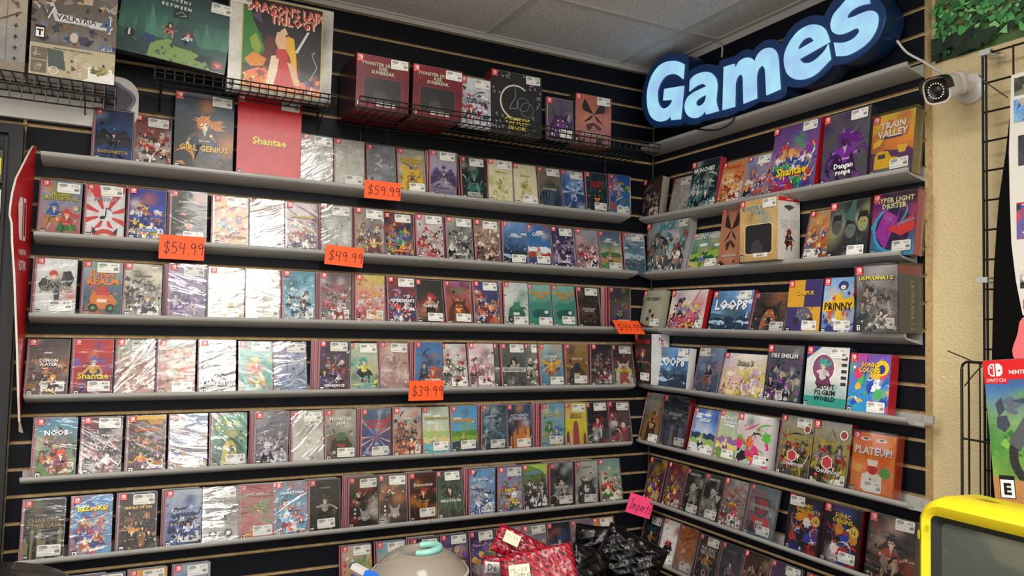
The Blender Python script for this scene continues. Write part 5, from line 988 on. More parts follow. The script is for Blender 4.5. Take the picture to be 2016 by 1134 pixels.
mb = MB(); R_ = random.Random(4); slab(mb, [(.275+.040*(1+.12*math.sin(5*t)+.08*math.sin(3*t+1))*math.cos(t), .083+.052*(1+.12*math.sin(4*t))*math.sin(t)) for t in [i*2*math.pi/40 for i in range(40)]], -.0262, -.0245, mi=0); mb.obj('splat', mat('plum_print', '2c1426', rough=.4), root)
mb = MB(); slab(mb, [(.279+.046*(1+.10*math.sin(5*t)+.06*math.sin(3*t+1))*math.cos(t), .083+.060*(1+.10*math.sin(4*t))*math.sin(t)) for t in [i*2*math.pi/40 for i in range(40)]], -.0252, -.0242); mb.obj('splat_edge', mat('slate_print', '5c6478', rough=.4), root)

# ------------------------------------------------------------ black cabinet at the left edge, built into the slat wall
CAB = mat('black_cabinet', '14161a', rough=.5)
root = tag(empty('media_cabinet', (-2.43, -.02, 1.2)), 'black media cabinet with narrow shelves at the far left edge', 'cabinet')
def bx(name, x0, x1, y0, y1, z0, z1, m, par=None, o=(0, 0, 0)):
    mb = MB(); mb.box(x0-o[0], x1-o[0], y0-o[1], y1-o[1], z0-o[2], z1-o[2]); return mb.obj(name, m, par)
o_ = (-2.43, -.02, 1.2)
bx('side_panel', -2.287, -2.252, -.030, -.0005, .35, 2.138, CAB, root, o_); bx('side_panel', -3.1, -3.07, -.03, -.0005, .35, 2.138, CAB, root, o_)
bx('top_panel', -3.07, -2.287, -.030, -.0005, 2.112, 2.138, CAB, root, o_); bx('back_panel', -3.07, -2.287, -.004, -.0005, .35, 2.112, CAB, root, o_)
bx('frame_strip', -2.294, -2.2875, -.036, -.030, .35, 2.10, CAB, root, o_)
CZ = [1.975, 1.862, 1.735, 1.60, 1.45, 1.30]
for z in CZ: bx('shelf', -3.07, -2.2875, -.028, -.004, z-.008, z, CAB, root, o_)
SPN = [('3c4c2c', 'b8b8b0'), ('d4d4d0', 'c8c8c4'), ('d06878', 'd4d0cc'), ('e0dcc8', 'd4d4d0'), ('a82828', '8c4830'), ('d0d0cc', '2c2c30')]
for j, z in enumerate(CZ):
    for i in range(3):
        h_ = .105 if j < 5 else .11; x1 = -2.2975-.0145*i; c = SPN[j][i % 2]
        mb = MB(); mb.box(x1-.0120, x1, -.0265, -.0042, z+.0002, z+h_*(.82 if i == 0 else .96), col=srgb(c)); a = srgb('2c2c2c' if j != 0 else 'e8c830')
        mb.box(x1-.010, x1-.004, -.0269, -.0266, z+.015, z+h_*.6, col=a)
        tag(mb.obj('media_case', CASEM), ['yellow lettered green spined case in the black cabinet, upper row', 'white spined case standing in the black cabinet', 'pink or white spined case in the black cabinet, third row', 'cream spined case in the black cabinet, fourth row', 'dark red spined case in the black cabinet, fifth row', 'white or black spined case low in the black cabinet'][j], 'media case', 'media cases on cabinet row %s' % ['one', 'two', 'three', 'four', 'five', 'six'][j])

# red cardboard side panel
root = tag(empty('cardboard_display', (-2.228, 0, 1.7)), 'curved red cardboard display side with white logo at the left', 'cardboard display')
edge = [(67, 287, .0), (58, 302, .03), (45, 328, .07), (33, 352, .10), (26, 380, .12), (22, 408, .12), (21, 424, .115), (25, 440, .118), (26, 480, .12), (30, 540, .12), (33, 620, .115), (36, 700, .11), (38, 780, .10), (40, 830, .08), (46, 852, .045)]
mb = MB(); red, wh = srgb('b81c26'), srgb('d4ccc0'); n = 8
vs = []; 
for (x, y, d) in edge:
    q = onL(x, y, d); x0 = -2.2225
    for i in range(n+1):
        t = i/n; vs.append((x0+(q[0]-x0)*t**1.3+2.228, -.001-(max(d, .002)-.001)*t, q[2]-1.7))
k = n+1
mb.add(vs, [(j*k+i, j*k+i+1, (j+1)*k+i+1, (j+1)*k+i) for j in range(len(edge)-1) for i in range(n)], red)
vs2 = [(x-.005, y, z) for x, y, z in vs]; mb.add(vs2, [(j*k+i, (j+1)*k+i, (j+1)*k+i+1, j*k+i+1) for j in range(len(edge)-1) for i in range(n)], wh)
rim = [j*k+n for j in range(len(edge))]
for a_1, b_1 in zip(rim, rim[1:]): mb.add([vs[a_1], vs2[a_1], vs2[b_1], vs[b_1]], [(0, 1, 2, 3)], wh)
mb.obj('panel', PRINT, root)
def on_panel(t, z):      # point on the panel: t outward 0..1, z height
    zs = [onL(x, y, d)[2] for x, y, d in edge]
    for j in range(len(edge)-1):
        if zs[j] >= z >= zs[j+1]:
            f = (zs[j]-z)/(zs[j]-zs[j+1]); g = lambda j_: np.array(onL(*edge[j_])); q = g(j)*(1-f)+g(j+1)*f; d = -q[1]
            return (-2.2225+(q[0]+2.2225)*t**1.3+2.228+.0009, -.001-(max(d, .002)-.001)*t, z-1.7)
    return (0, 0, 0)
mb = MB(); W_ = srgb('e8dcdc')
def pp(pts): P_ = [on_panel(*p) for p in pts]; mb.add(P_, [tuple(range(len(P_)))], W_)
for t0, t1, full in ((.40, .56, False), (.60, .76, True)):
    z0, z1_ = 1.805, 1.925; 
    if full: pp([(t0, z0), (t1-.04, z0), (t1, z0+.02), (t1, z1_-.02), (t1-.04, z1_), (t0, z1_)])
    else:
        pp([(t0, z0+.02), (t0+.04, z0), (t0+.04, z1_), (t0, z1_-.02)]); pp([(t1-.03, z0), (t1, z0), (t1, z1_), (t1-.03, z1_)]); pp([(t0+.04, z0), (t1-.03, z0), (t1-.03, z0+.012), (t0+.04, z0+.012)]); pp([(t0+.04, z1_-.012), (t1-.03, z1_-.012), (t1-.03, z1_), (t0+.04, z1_)])
vs3, fs3, W3, H3 = text_tris('SWITCH', .03, 1); mb.add([on_panel(.57+x/W3*.44, 1.735+y/H3*.028) for x, y in vs3], fs3, W_)
vs3, fs3, W3, H3 = text_tris('NINTENDO', .02, 1); mb.add([on_panel(.57+x/W3*.42, 1.772+y/H3*.016) for x, y in vs3], fs3, W_)
mb.obj('logo', PRINT, root)

# ------------------------------------------------------------ security camera
sc_ = tag(empty('security_camera', (.0335, -1.347, 2.2686)), 'white bullet security camera mounted on the cream wall', 'security camera')
mb = MB(); mb.lathe([(0, 0), (.041, 0), (.0415, .003), (.040, .007), (.030, .009), (.022, .014), (0, .015)], 36); mb.obj('mount_plate', WHITEP, sc_, (0, 0, 0), (0, -math.pi/2, 0), smooth=40)
for an in (.6, 2.7, 4.8):
    mb = MB(); mb.lathe([(0, .0068), (.0045, .0068), (.004, .0082), (0, .0082)], 10); mb.obj('screw_hole', WIRE, sc_, (0, .031*math.cos(an), .031*math.sin(an)), (0, -math.pi/2, 0))
mb = MB(); mb.tube([(-.012, 0, 0), (-.03, .001, -.002), (-.055, .002, .0), (-.078, .002, .004)], [.017, .013, .012, .014], 16); mb.obj('arm', WHITEP, sc_, smooth=50)
bd = empty('body_axis', (-.055, .002, .002)); 
ax = Vector((-.118, -.010, -.046)).normalized(); bd.rotation_euler = ax.to_track_quat('Z', 'Y').to_euler(); bpy.data.objects.remove(bd)
RQ = ax.to_track_quat('Z', 'Y').to_euler(); BL = (-.066, .002, .004)
def rsq(r, z, n=32, e=3.2, flat=0): return [(r*math.copysign(abs(math.cos(t))**(2/e), math.cos(t)), r*math.copysign(abs(math.sin(t))**(2/e), math.sin(t)), z) for t in [2*math.pi*i/n for i in range(n)]]
def loft(mb, rings, cap=True, col=None):
    n = len(rings[0]); o = len(mb.v); mb.v += [p for r in rings for p in r]
    for i in range(len(rings)-1):
        for j in range(n): mb.f.append((o+i*n+j, o+i*n+(j+1) % n, o+(i+1)*n+(j+1) % n, o+(i+1)*n+j)); mb.c.append(col); mb.m.append(0)
    if cap: mb.f += [tuple(o+j for j in range(n))[::-1], tuple(o+(len(rings)-1)*n+j for j in range(n))]; mb.c += [col, col]; mb.m += [0, 0]
mb = MB(); loft(mb, [rsq(.018, -.012), rsq(.027, -.008), rsq(.031, 0), rsq(.032, .03), rsq(.0315, .031), rsq(.032, .032), rsq(.034, .098), rsq(.0345, .105), rsq(.031, .105), rsq(.030, .100)]); body = mb.obj('camera_body', WHITEP, sc_, BL, RQ, smooth=35)
mb = MB(); loft(mb, [rsq(.0300, .1005), rsq(.0305, .1035), rsq(.0285, .1065), rsq(.018, .1065), rsq(.013, .102, e=2), rsq(.012, .102, e=2)]); face = mb.obj('lens_face', mat('black_gloss', '060608', rough=.15, coat=.6), sc_, BL, RQ, smooth=35)
mb = MB(); mb.lathe([(0, .104), (.007, .1035), (.0105, .1022)], 24); mb.obj('lens', mat('lens_glass', '0a0c18', rough=.05, coat=1), face, smooth=60)
mb = MB()
for i in range(18):
    a = 2*math.pi*i/18; mb.box(.0195*math.cos(a)-.0016, .0195*math.cos(a)+.0016, .0195*math.sin(a)-.0016, .0195*math.sin(a)+.0016, .1066, .1076)
mb.obj('infrared_diodes', mat('diode', 'e8e4d8', rough=.3), face)
mb = MB(); up = []
for zz, k_ in ((.085, 1.06), (.118, 1.08)):
    up.append([(.0345*k_*math.copysign(abs(math.cos(t))**(.62), math.cos(t)), .0345*k_*abs(math.sin(t))**.62, zz) for t in [math.pi*i/20 for i in range(21)]])
o_i = 0
for k_, yy in ((1, 0), (.95, 0)): mb.v += [(x*k_, y*k_, z) for r in up for x, y, z in r]
q_ = 21
for i in range(20): mb.f += [(i, i+1, q_+i+1, q_+i), (2*q_+i, 3*q_+i, 3*q_+i+1, 2*q_+i+1), (q_+i, q_+i+1, 3*q_+i+1, 3*q_+i)]; mb.c += [None]*3; mb.m += [0]*3
mb.obj('sun_shield', mat('shield_black', '101014', rough=.3), sc_, BL, RQ, smooth=40)

# ------------------------------------------------------------ posters, grid and boards on the cream wall
root = tag(empty('garden_poster', (.0320, -1.2435, 2.368), (0, 0, -math.pi/2)), 'poster of leafy miniature garden hung high on the cream wall', 'poster')
a = Art(.60, .33, 77); a.bg(['3c4c3c', '5c5c4c', '6c7c3c', '3c5c34', '1c3420'], .25, ['8c9c4c', '2c3c2c', '4c6c34', '8c8474'], 16, 12, 1.5)
a.clut(300, ['a8b04c', '88983c', 'b8b860', '707c3c', '5c6c34', '4c5c2c'], .24, .55, .018); a.clut(14, ['a89c94', 'c8b8a8', '7c6c84', '8c3430', '3c5c8c', '8c6c5c'], .28, .55, .03)
a.clut(620, ['3c8448', '4c9c54', '2c6434', '5cac60', '84c478', '1c4426', '347a40'], .03, .28, .022); a.clut(40, ['0c2014', '12301c'], .0, .08, .05); a.clut(3, ['4c6cb0'], .1, .25, .03)
mb = a.mb; mb.box(0, .60, .0004, .0012, 0, .33, col=srgb('c8c4bc')); a.sheet('poster', root)
root = tag(empty('wire_grid', (-.028, -1.62, 1.6)), 'black wire grid panel fixed to the cream wall', 'wire grid')
mb = MB(); Z0, Z1 = .6, 2.333
for i, y in enumerate([-1.4115, -1.420]+[-1.4115-.0762*(k+1) for k in range(7)]): mb.tube([(0, y+1.62, Z0-1.6), (0, y+1.62, Z1-1.6)], .0034 if i < 2 else .0028, 6)
for k in range(23): z = Z1-.0762*k-.002; mb.tube([(.004, -1.4115+1.62, z-1.6), (.004, -1.945+1.62, z-1.6)], .0028, 6)
mb.obj('wires', WIRE, root)
CL = mat('clip_steel', 'd0d4d8', rough=.3, metal=.6)
for y, z in ((-1.4235, 2.331), (-1.4135, 1.745)):
    c_ = tag(empty('grid_clip', (-.028, y, z)), 'steel clip holding the wire grid, %s' % ('top corner' if z > 2 else 'halfway down'), 'clip', 'steel clips on the wire grid')
    mb = MB(); mb.box(-.011, .044, -.014, .014, -.007, -.004); mb.box(-.011, .044, -.014, .014, .004, .007); mb.box(-.014, -.011, -.014, .014, -.007, .007); mb.obj('bracket', CL, c_)
def sheet_obj(name, label, cat, pts, d, th, m, col=None):
    """a flat board on the right wall; pts = (distance along the wall, height)"""
    u0, z0 = pts[0]; root = tag(empty(name, (-d, -u0, z0), (0, 0, -math.pi/2)), label, cat); mb = MB(); slab(mb, [(u-u0, z-z0) for u, z in pts], -th/2, th/2, col); mb.obj('board', m, root); return root, (u0, z0)
BOARD = mat('black_board', '050506', rough=.8, spec=.1)
sheet_obj('silhouette_board', 'black cut out board leaning on the wire grid', 'board', [(1.490, 2.2), (1.4742, 2.06), (1.4575, 1.95), (1.4506, 1.87), (1.4435, 1.77), (1.4406, 1.68), (1.436, 1.5), (1.432, 1.30), (1.432, 1.1), (1.9, 1.1), (1.9, 2.2)], .038, .004, BOARD)
root, (u0, z0) = sheet_obj('game_poster', 'white poster with coloured game pictures on the wire grid', 'poster', [(1.493, 2.25), (1.486, 2.06), (1.487, 1.95), (1.4903, 1.83), (1.50, 1.74), (1.5151, 1.655), (1.85, 1.60), (1.85, 2.27)], .046, .002, mat('white_card', 'd0ccc4', rough=.5))
def pic(u, z, w_, h_, bg, pal, fn=None, par=root, s=3, red=False):
    a = Art(w_, h_, s); a.bg(bg, .15, pal, 8, 8, 1); a.clut(22, pal, .05, a.A, .07)
    if fn: fn(a)
    a.sheet('picture', par, (u-u0, -.0015, z-z0))
pic(1.500, 2.195, .15, .045, ['3c3c34', '8c6c3c', '3c6c34'], ['3c6c44', 'a8743c', '2c2c28', '8c8c7c'])
pic(1.4985, 2.128, .15, .058, ['3c84d0', '4c9cd8', 'c8a83c'], ['2c5cb0', '6cb8e0', 'c8c8d8', 'd8b83c'], s=5)
pic(1.508, 2.02, .10, .075, ['2c2c34', '3c3c44'], ['1c1c24', '3c3c48'], s=6)
pic(1.503, 1.84, .15, .09, ['c8242c', '4c5c9c', '8c4c6c'], ['c8404c', '3c5ca0', 'd8c8d0', '2c2c44'], s=7)
pic(1.51, 1.72, .12, .05, ['e0dcd4', '14141c'], ['14141c', 'e0dcd4'], s=8)
pic(1.517, 1.67, .20, .022, ['c82c4c', 'c82c4c'], ['c82c4c'], s=9)
sheet_obj('pink_cutout', 'rounded coral pink cut out shape beside the big boxed game', 'cut out', [(1.515+.05-.065*math.cos(t)*(1+.10*math.sin(5*t)), 1.585-.085*math.sin(t)*(1+.05*math.cos(3*t))) for t in [i*2*math.pi/36 for i in range(36)]], .056, .003, mat('coral_card', 'e0686c', rough=.6))
# tilted box with landscape cover
def ringart(a, A):
    a.rect(0, A*.72, 1, A, 'd2141e'); a.rect(0, A*.5, 1, A*.86, '2c4c9c')
root = tag(empty('boxed_game', (-.122, -1.4925, 1.210), (-.04, -.11, -math.pi/2)), 'large tilted boxed game with green meadow cover at right edge', 'boxed game')
link('box', body_mesh(.20, .335, .045, '34405c'), root, (.10, 0, 0)); a = Art(.20, .333, 9); A = a.A
a.bg(['2c4c9c', '3c6cac', '7c9c6c', '5c9c3c', '8cb04c', 'b8844c'], .1, ['3c7c3c', '6cac44', '4c5c6c'], 10, 16, .8); a.clut(20, ['4c8c3c', '7cb44c', '3c6c34'], A*.3, A*.5, .06); a.clut(9, ['5c6474', '3c4454', '8c94a0'], A*.55, A*.75, .08)
a.rect(0, A*.86, 1, A, 'd2141e'); a.logo(.28, 0, A); a.text('NINTENDO SWITCH', .6, A*.91, .05, 'f4f0f0', maxw=.6)
a.ring(.62, A*.32, .36, .10, '2a2a2e', 1.9, 4.9); a.poly([(.22, A*.42), (.42, A*.60), (.52, A*.55), (.34, A*.36)], '55555c'); a.poly([(.44, A*.66), (.62, A*.7), (.62, A*.58), (.42, A*.57)], 'e06028'); a.poly([(0, 0), (1, 0), (1, A*.12), (0, A*.18)], 'b8844c'); a.esrb('E', .22, .07, .05)
a.sheet('cover', root, (0, -.0003, .001))
# wire rack in front
root = tag(empty('wire_rack', (-.07, -1.40, 1.2)), 'small black wire rack standing left of the tilted boxed game', 'wire rack')
mb = MB(); y0, y1 = -1.4045+1.40, -1.455+1.40
mb.tube([(0, .021, -.6), (0, .021, .318), (0, .017, .330), (0, .008, .336), (0, -.06, .336)], .0036, 8); mb.tube([(0, .003, -.6), (0, .003, .335)], .0026, 6); mb.tube([(0, -.025, -.6), (0, -.025, .335)], .002, 6); mb.tube([(0, .021, .142), (0, -.06, .140)], .003, 6)
mb.obj('frame', WIRE, root, (0, .0, 0))
for P_, lab in (([onR(1866, 691, .01), onR(1900, 705, .03), onR(1932, 718, .05)], 'black cable tie tail pointing up left from the wire rack'), ([onR(1899, 760, .09), onR(1915, 740, .09), onR(1935, 720, .085), onR(1960, 711, .07)], 'black cable tie tail curving down from the wire rack'), ([onR(1927, 147, .05), onR(1945, 165, .045), onR(1984, 192, .035)], 'black cable tie tail crossing the top of the wire grid')):
    cable('cable_tie', P_, .0016, WIRE, lab)['group'] = 'loose cable ties at the right'

# ------------------------------------------------------------ yellow television
YEL = mat('yellow_plastic', 'e4cc14', rough=.38, coat=.25, coatr=.15); SPOT = mat('green_spot', 'b4b40c', rough=.4)
tv = tag(empty('television', (-.5, -1.758, .93), (0, 0, -math.pi/2)), 'bright yellow tube television with green spots at the lower right', 'television')
# local: x right along the front, y into the set, z up
def rr(w_, z0, z1_, r, y, n=8, crown=0., x0=0):
    o = []
    for cx, cz, a0 in ((w_-r, z1_-r, 0), (-w_+r, z1_-r, .5), (-w_+r*.6, z0+r*.6, 1), (w_-r*.6, z0+r*.6, 1.5)):
        rr_ = r if a0 < 1 else r*.6
        for i in range(n+1):
            a = (a0+.5*i/n)*math.pi; X = cx+rr_*math.cos(a); o.append((X, y, cz+rr_*math.sin(a)+crown*(1-(X/w_)**2)*(1 if a0 < 1 else 0)))
    return o
mb = MB(); W2 = .204
inner = rr(W2-.024, .05, .306, .016, .004); inner2 = rr(W2-.036, .062, .296, .016, .020)
loft(mb, [inner2, inner, rr(W2-.012, .012, .322, .036, -.004, crown=.014), rr(W2-.002, .004, .332, .045, .006, crown=.018), rr(W2, 0, .336, .05, .03, crown=.022), rr(W2-.006, .002, .336, .055, .10, crown=.02), rr(W2-.04, .02, .30, .06, .2, crown=.01), rr(W2-.075, .04, .26, .06, .31)], cap=False)
mb.f.append(tuple(range(len(mb.v)-36, len(mb.v)))); mb.c.append(None); mb.m.append(0)
mb.obj('housing', YEL, tv, smooth=50)
mb = MB(); n = 16; vs = []
for j in range(n+1):
    for i in range(n+1):
        X, Zz = -1+2*i/n, -1+2*j/n; vs.append((X*(W2-.036), .020-.012*(1-X*X)*(1-Zz*Zz)-.001, .179+Zz*.118))
mb.add(vs, [(j*(n+1)+i, j*(n+1)+i+1, (j+1)*(n+1)+i+1, (j+1)*(n+1)+i) for j in range(n) for i in range(n)]); mb.obj('screen', mat('tube_glass', '4c524a', rough=.10, spec=.6, coat=.6), tv, smooth=60)
mb = MB(); loft(mb, [rr(W2-.0235, .0505, .3055, .016, .0045), rr(W2-.040, .066, .292, .014, .0170)], cap=False); mb.obj('screen_surround', mat('dark_gasket', '1c1e1c', rough=.5), tv)
for X, Zz, rx, rz in ((-.196, .262, .0045, .010), (-.178, .278, .005, .007), (-.197, .16, .006, .013), (-.197, .082, .004, .007), (-.197, .03, .005, .008)):
    mb = MB(); k = 16; mb.add([(rx*math.cos(t), 0, rz*math.sin(t)) for t in [2*math.pi*i/k for i in range(k)]], [tuple(range(k))]); mb.obj('spot', SPOT, tv, (X, -.0065 if abs(X) < .19 else -.0062, Zz), (0, 0, -.35 if X < -.19 else 0))
for X, Y, rx, ry in ((-.09, .055, .024, .008), (.02, .07, .02, .009)):
    mb = MB(); k = 18; mb.add([(rx*math.cos(t), ry*math.sin(t), -(rx*math.cos(t))*.05) for t in [2*math.pi*i/k for i in range(k)]], [tuple(range(k))]); mb.obj('spot', SPOT, tv, (X, Y, .336+.021*(1-(X/W2)**2)+.0008))
# stand below the set and table below the plastic boxes
STANDM = mat('dark_wood', '1a1512', rough=.6)
root = tag(empty('television_stand', (-.33, -1.76, 0)), 'dark stand carrying the yellow television', 'stand')
mb = MB(); mb.box(-.22, .22, -.24, .24, .90, .93); mb.obj('stand_top', STANDM, root)
for sx in (-1, 1):
    for sy in (-1, 1): mb = MB(); mb.box(sx*.2-.02, sx*.2+.02, sy*.22-.02, sy*.22+.02, 0, .90); mb.obj('leg', STANDM, root)
# ------------------------------------------------------------ table with boxes and bags at the bottom of the view
root = tag(empty('counter_table', (-1.05, -.72, 0)), 'low dark table under the plastic boxes and bags', 'table')
mb = MB(); mb.box(-.66, .66, -.28, .28, .755, .785); mb.obj('tabletop', STANDM, root)
for sx in (-1, 1):
    for sy in (-1, 1): mb = MB(); mb.box(sx*.62-.02, sx*.62+.02, sy*.25-.02, sy*.25+.02, 0, .755); mb.obj('leg', STANDM, root)
def clear(name, col, base=.25, rough=.15, tint=.9):
    m = bpy.data.materials.new(name); m.use_nodes = True; nt = m.node_tree; nt.nodes.clear(); N = nt.nodes.new; lk = nt.links.new
    out = N('ShaderNodeOutputMaterial'); m1 = N('ShaderNodeMixShader'); m2 = N('ShaderNodeMixShader'); tr = N('ShaderNodeBsdfTransparent'); di = N('ShaderNodeBsdfDiffuse'); gl = N('ShaderNodeBsdfGlossy'); fr = N('ShaderNodeFresnel')
    tr.inputs[0].default_value = (tint, tint, tint, 1); di.inputs[0].default_value = (*srgb(col), 1); gl.inputs['Roughness'].default_value = rough; m1.inputs[0].default_value = base; fr.inputs[0].default_value = 1.45
    lk(tr.outputs[0], m1.inputs[1]); lk(di.outputs[0], m1.inputs[2]); lk(fr.outputs[0], m2.inputs[0]); lk(m1.outputs[0], m2.inputs[1]); lk(gl.outputs[0], m2.inputs[2]); lk(m2.outputs[0], out.inputs[0]); return m
FROST = clear('milky_clear_plastic', 'c4b8a6', .45, .12); CLEARB = clear('clear_bin_plastic', 'a8aab0', .16, .15)
# cake carrier dome
Q = at(828, 1123, 2.12); cc = (Q[0], Q[1], Q[2])
root = tag(empty('cake_carrier', (cc[0], cc[1], .7855)), 'cloudy plastic cake carrier lid with mint handle, bottom centre', 'cake carrier')
zr = cc[2]-.7855
prof = [(.133, zr-.006), (.134, zr), (.1295, zr+.003), (.124, zr+.008), (.114, zr+.022), (.098, zr+.038), (.080, zr+.050), (.064, zr+.057), (.059, zr+.057), (.056, zr+.051), (.050, zr+.047), (.02, zr+.048), (0, zr+.048)]
mb = MB(); mb.lathe(prof, 56); mb.obj('dome_lid', FROST, root, smooth=60)
mb = MB(); mb.lathe([(.134, zr-.006), (.136, zr-.002), (.134, zr+.003), (.131, zr+.003)], 56); mb.obj('rim', mat('cream_rim', 'd0c8bc', rough=.35), root, smooth=60)
mb = MB(); mb.lathe([(0, 0), (.118, 0), (.126, .01), (.130, zr-.007), (.126, zr-.007), (.122, .012), (0, .006)], 56); mb.obj('tray', WHITEP, root, smooth=40)
TEAL = mat('mint_plastic', '8cc8bc', rough=.35, coat=.2); mb = MB(); P_ = []
for i in range(25):
    t = -2.45+i/24*4.0; rad = .036; P_.append((.010+rad*1.15*math.cos(t), rad*math.sin(t)*1.15, zr+.056+.007*math.sin(math.pi*i/24)))
n0 = len(P_)
for i, p in enumerate(P_):
    pass
mb.tube(P_, [.0088+.001*math.sin(math.pi*i/24) for i in range(25)], 12); mb.obj('handle', TEAL, root, smooth=60)
# clear bins
def bin_(name, label, c, w_, dpt, h_, rz):
    root = tag(empty(name, c, (0, 0, rz)), label, 'plastic bin', 'clear plastic bins on the table')
    mb = MB()
    for k, (o, z0) in enumerate(((0, .0), (.004, .004))):
        pass
    def ring_(s_, z, r=.02): return [(x*s_, y*s_*1.0, z) for x, y in rounded(-w_/2, w_/2, -dpt/2, dpt/2, r)]
    loft(mb, [ring_(.9, 0), ring_(.97, h_*.6), ring_(1, h_-.01), ring_(1.04, h_-.008), ring_(1.05, h_), ring_(1.02, h_), ring_(.985, h_-.01), ring_(.95, h_*.6), ring_(.88, .004)]); mb.obj('bin_walls', CLEARB, root, smooth=35); return root
Q = at(962, 1122, 2.1); bin_('plastic_bin', 'clear plastic bin edge right of the cake carrier', (Q[0]-.002, Q[1]-.02, .7855), .085, .11, Q[2]-.7855+.004, -.2)
Q = at(1140, 1176, 2.0); bin_('plastic_bin', 'clear plastic bin edge beneath the black bags', (Q[0]+.14, Q[1]-.07, .7855), .24, .16, Q[2]-.7855+.008, -.30)
# marker
Qa, Qb = at(706, 1122, 1.75), at(739, 1140, 1.68)
root = tag(empty('marker_pen', tuple((Qa+Qb)/2)), 'white marker with bright blue cap beside the cake carrier', 'marker')
mid = (Qa+Qb)/2; va, vb = Qa-mid, Qb-mid; mb = MB(); mb.tube([tuple(va-(vb-va)*.25), tuple(va+(vb-va)*.55)], .0115, 6); mb.obj('barrel', WHITEP, root); mb = MB(); mb.tube([tuple(va+(vb-va)*.56), tuple(vb)], .0125, 6); mb.obj('cap', mat('blue_cap', '1c6cd8', rough=.35), root)
rb = tag(bx('marker_box', -.05, .05, -.03, .03, 0, max(.02, mid[2]-.03-.7855), STANDM), 'low dark box carrying the marker below the view', 'box'); rb.location = (mid[0]-.01, mid[1], .7855)
# crumpled pouches
def pouch(name, label, cat, centre, w_, h_, rot, m, seed, puff=.03, crinkle=.006, group=None, tab=None, nn=56):
    R = random.Random(seed); root = tag(empty(name, tuple(centre), rot), label, cat, group)
    ks = [(R.choice((R.uniform(12, 50), R.uniform(60, 170))), R.uniform(0, 6.28), R.uniform(0, 6.28), R.uniform(.3, 1)) for _ in range(12)]
    mb = MB(); o = []
    for side in (-1, 1):
        for j in range(nn+1):
            for i in range(nn+1):
                u, v = -1+2*i/nn, -1+2*j/nn; b = (max(0, 1-u**4)*max(0, 1-v**4))**.5; x, z = u*w_/2, v*h_/2; c = 0
                for f, an, ph, am in ks: c += am*(1-abs(math.sin((x*math.cos(an)+z*math.sin(an))*f+ph+side)))
                o.append((x+R.uniform(-1, 1)*.0004+.02*v*v*math.sin(3*u+seed)*w_*.4, side*(puff*b*.5+.0004)+side*crinkle*(c/4-.6)*min(1, b*1.6), z+.02*math.sin(4*u+seed)*h_*.5))
    k = (nn+1)**2; mb.v += o
    for s in (0, 1):
        for j in range(nn):
            for i in range(nn):
                q = (j*(nn+1)+i, j*(nn+1)+i+1, (j+1)*(nn+1)+i+1, (j+1)*(nn+1)+i); q = tuple(a+s*k for a in q); mb.f.append(q if s == 0 else q[::-1]); mb.c.append(None); mb.m.append(0)
    rim_ = [i for i in range(nn+1)]+[(j+1)*(nn+1)-1 for j in range(1, nn+1)]+[nn*(nn+1)+i for i in range(nn-1, -1, -1)]+[j*(nn+1) for j in range(nn-1, 0, -1)]
    for a, b in zip(rim_, rim_[1:]+rim_[:1]): mb.f.append((a, a+k, b+k, b)); mb.c.append(None); mb.m.append(0)
    mb.obj('pouch', m, root, smooth=180); return root
def redfoil():
    m = mat('red_foil', 'a0102a', rough=.3, spec=.4, coat=.25, coatr=.08); nt = m.node_tree; b = nt.nodes['Principled BSDF']; tc = nt.nodes.new('ShaderNodeTexCoord')
    wv = nt.nodes.new('ShaderNodeTexWave'); wv.bands_direction = 'DIAGONAL'; wv.inputs['Scale'].default_value = 34; wv.inputs['Distortion'].default_value = 5; wv.inputs['Detail'].default_value = 1.5; wv.inputs['Detail Scale'].default_value = 2
    r = nt.nodes.new('ShaderNodeValToRGB'); r.color_ramp.elements[0].color = (*srgb('4c0816'), 1); r.color_ramp.elements[1].color = (*srgb('a80e28'), 1); r.color_ramp.elements[0].position = .35; r.color_ramp.elements[1].position = .5
    nt.links.new(tc.outputs['Object'], wv.inputs['Vector']); nt.links.new(wv.outputs['Fac'], r.inputs[0]); nt.links.new(r.outputs[0], b.inputs['Base Color']); return m
RF = redfoil(); BF = mat('black_foil', '020203', rough=.22, spec=.3, coat=.0, coatr=.10)
face_cam = lambda: math.atan2(-.4571, .8881)
def lab(root, txt, w_, h_, x, z, y=-.024, ry=0, hh=.34, ox=.12):
    a = Art(w_, h_, 3); a.rect(0, 0, 1, a.A, 'd8d0b4'); a.line([(0, .0), (1, .0)], .02, 'b8b09c')
    if txt == 'De': a.rect(0, 0, 1, a.A, 'e0dcd4'); a.text('De', .5, a.A*.5, .5, '141414', maxw=.7, bold=.04)
    else:
        for i, s in enumerate(txt.split('/')): hand(a, s, ox+.08*i, a.A*(.62-.34*i)-.04, hh*a.A, '8c7c68' if txt == 'misc' else '4c4438', .02)
    o = a.sheet('paper_label', root, (x-w_/2, y, z-h_/2), PAPER); o.rotation_euler = (0, ry, 0)
zf = -.475
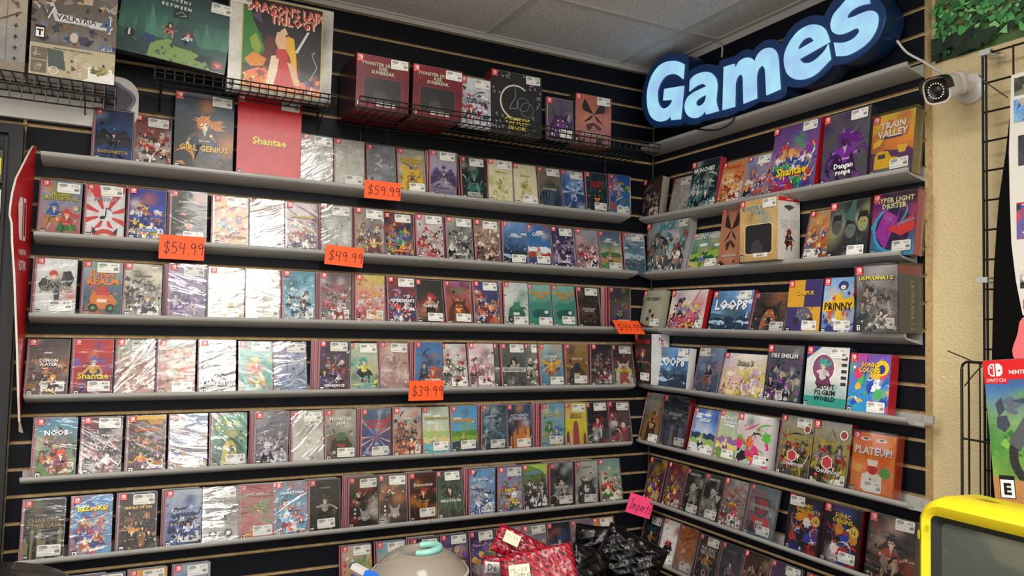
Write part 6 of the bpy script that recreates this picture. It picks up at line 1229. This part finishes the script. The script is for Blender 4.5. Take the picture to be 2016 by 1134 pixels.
P1 = pouch('foil_pouch', 'crumpled red foil pouch, uppermost of the red pile', 'pouch', at(1040, 1086, 2.28), .215, .085, (-.5, .42, zf), RF, 3, .028, group='red foil pouches on the table'); lab(P1, 'misc', .048, .034, -.063, .006, -.030)
P2 = pouch('foil_pouch', 'red foil pouch with round edges behind the lower pouch', 'pouch', at(1005, 1122, 2.18), .165, .07, (-.4, .05, zf), RF, 9, .024, group='red foil pouches on the table'); lab(P2, 'De', .040, .030, -.052, .0, -.027)
P3 = pouch('foil_pouch', 'front red foil pouch with a handwritten misc label', 'pouch', at(1062, 1128, 2.04), .20, .125, (-.35, -.22, zf), RF, 21, .034, group='red foil pouches on the table'); lab(P3, 'misc/Demos', .056, .040, -.052, .012, -.033, .08, .36)
def hang(label, c, w_, h_, rot, seed, notch=True):
    r = pouch('plastic_bag', label, 'bag', c, w_, h_, rot, BF, seed, .05, .010, 'glossy black bags on the table', nn=64)
    mb = MB(); mb.tube([(-.008, -.004, h_/2-.010), (0, -.0045, h_/2-.008), (.008, -.004, h_/2-.010)], .0022, 6); mb.obj('hang_hole', mat('white_hole', 'd0d0cc', rough=.5), r) if notch else None
hang('upright glossy black bag with a hang hole at its top', at(1180, 1092, 2.38), .160, .175, (-.12, .06, zf), 5)
hang('slumped black bag at the left front of the bag pile', at(1158, 1118, 2.15), .12, .11, (-.3, .35, zf+.3), 8, False)
hang('crumpled black bag leaning into the corner on the right', at(1240, 1102, 2.20), .185, .14, (-.25, .42, zf-.1), 12, False)
# black rounded edge, bottom left
Q = at(-105, 1226, 1.5); root = tag(empty('storage_tub', (Q[0]-.03, Q[1], 0)), 'glossy black rounded tub edge at the lower left corner', 'tub')
mb = MB(); prof = [(.20, .5), (.225, .9), (.232, Q[2]+.035), (.24, Q[2]+.040), (.243, Q[2]+.046), (.238, Q[2]+.049), (.15, Q[2]+.055), (0, Q[2]+.057)]
mb.lathe(prof, 60); mb.obj('tub', mat('black_plastic', '0a0b0d', rough=.35, coat=.2), root, smooth=40)
mb = MB(); mb.lathe([(0, 0), (.24, 0), (.24, .5), (0, .5)], 40); mb.obj('pedestal', STANDM, root)
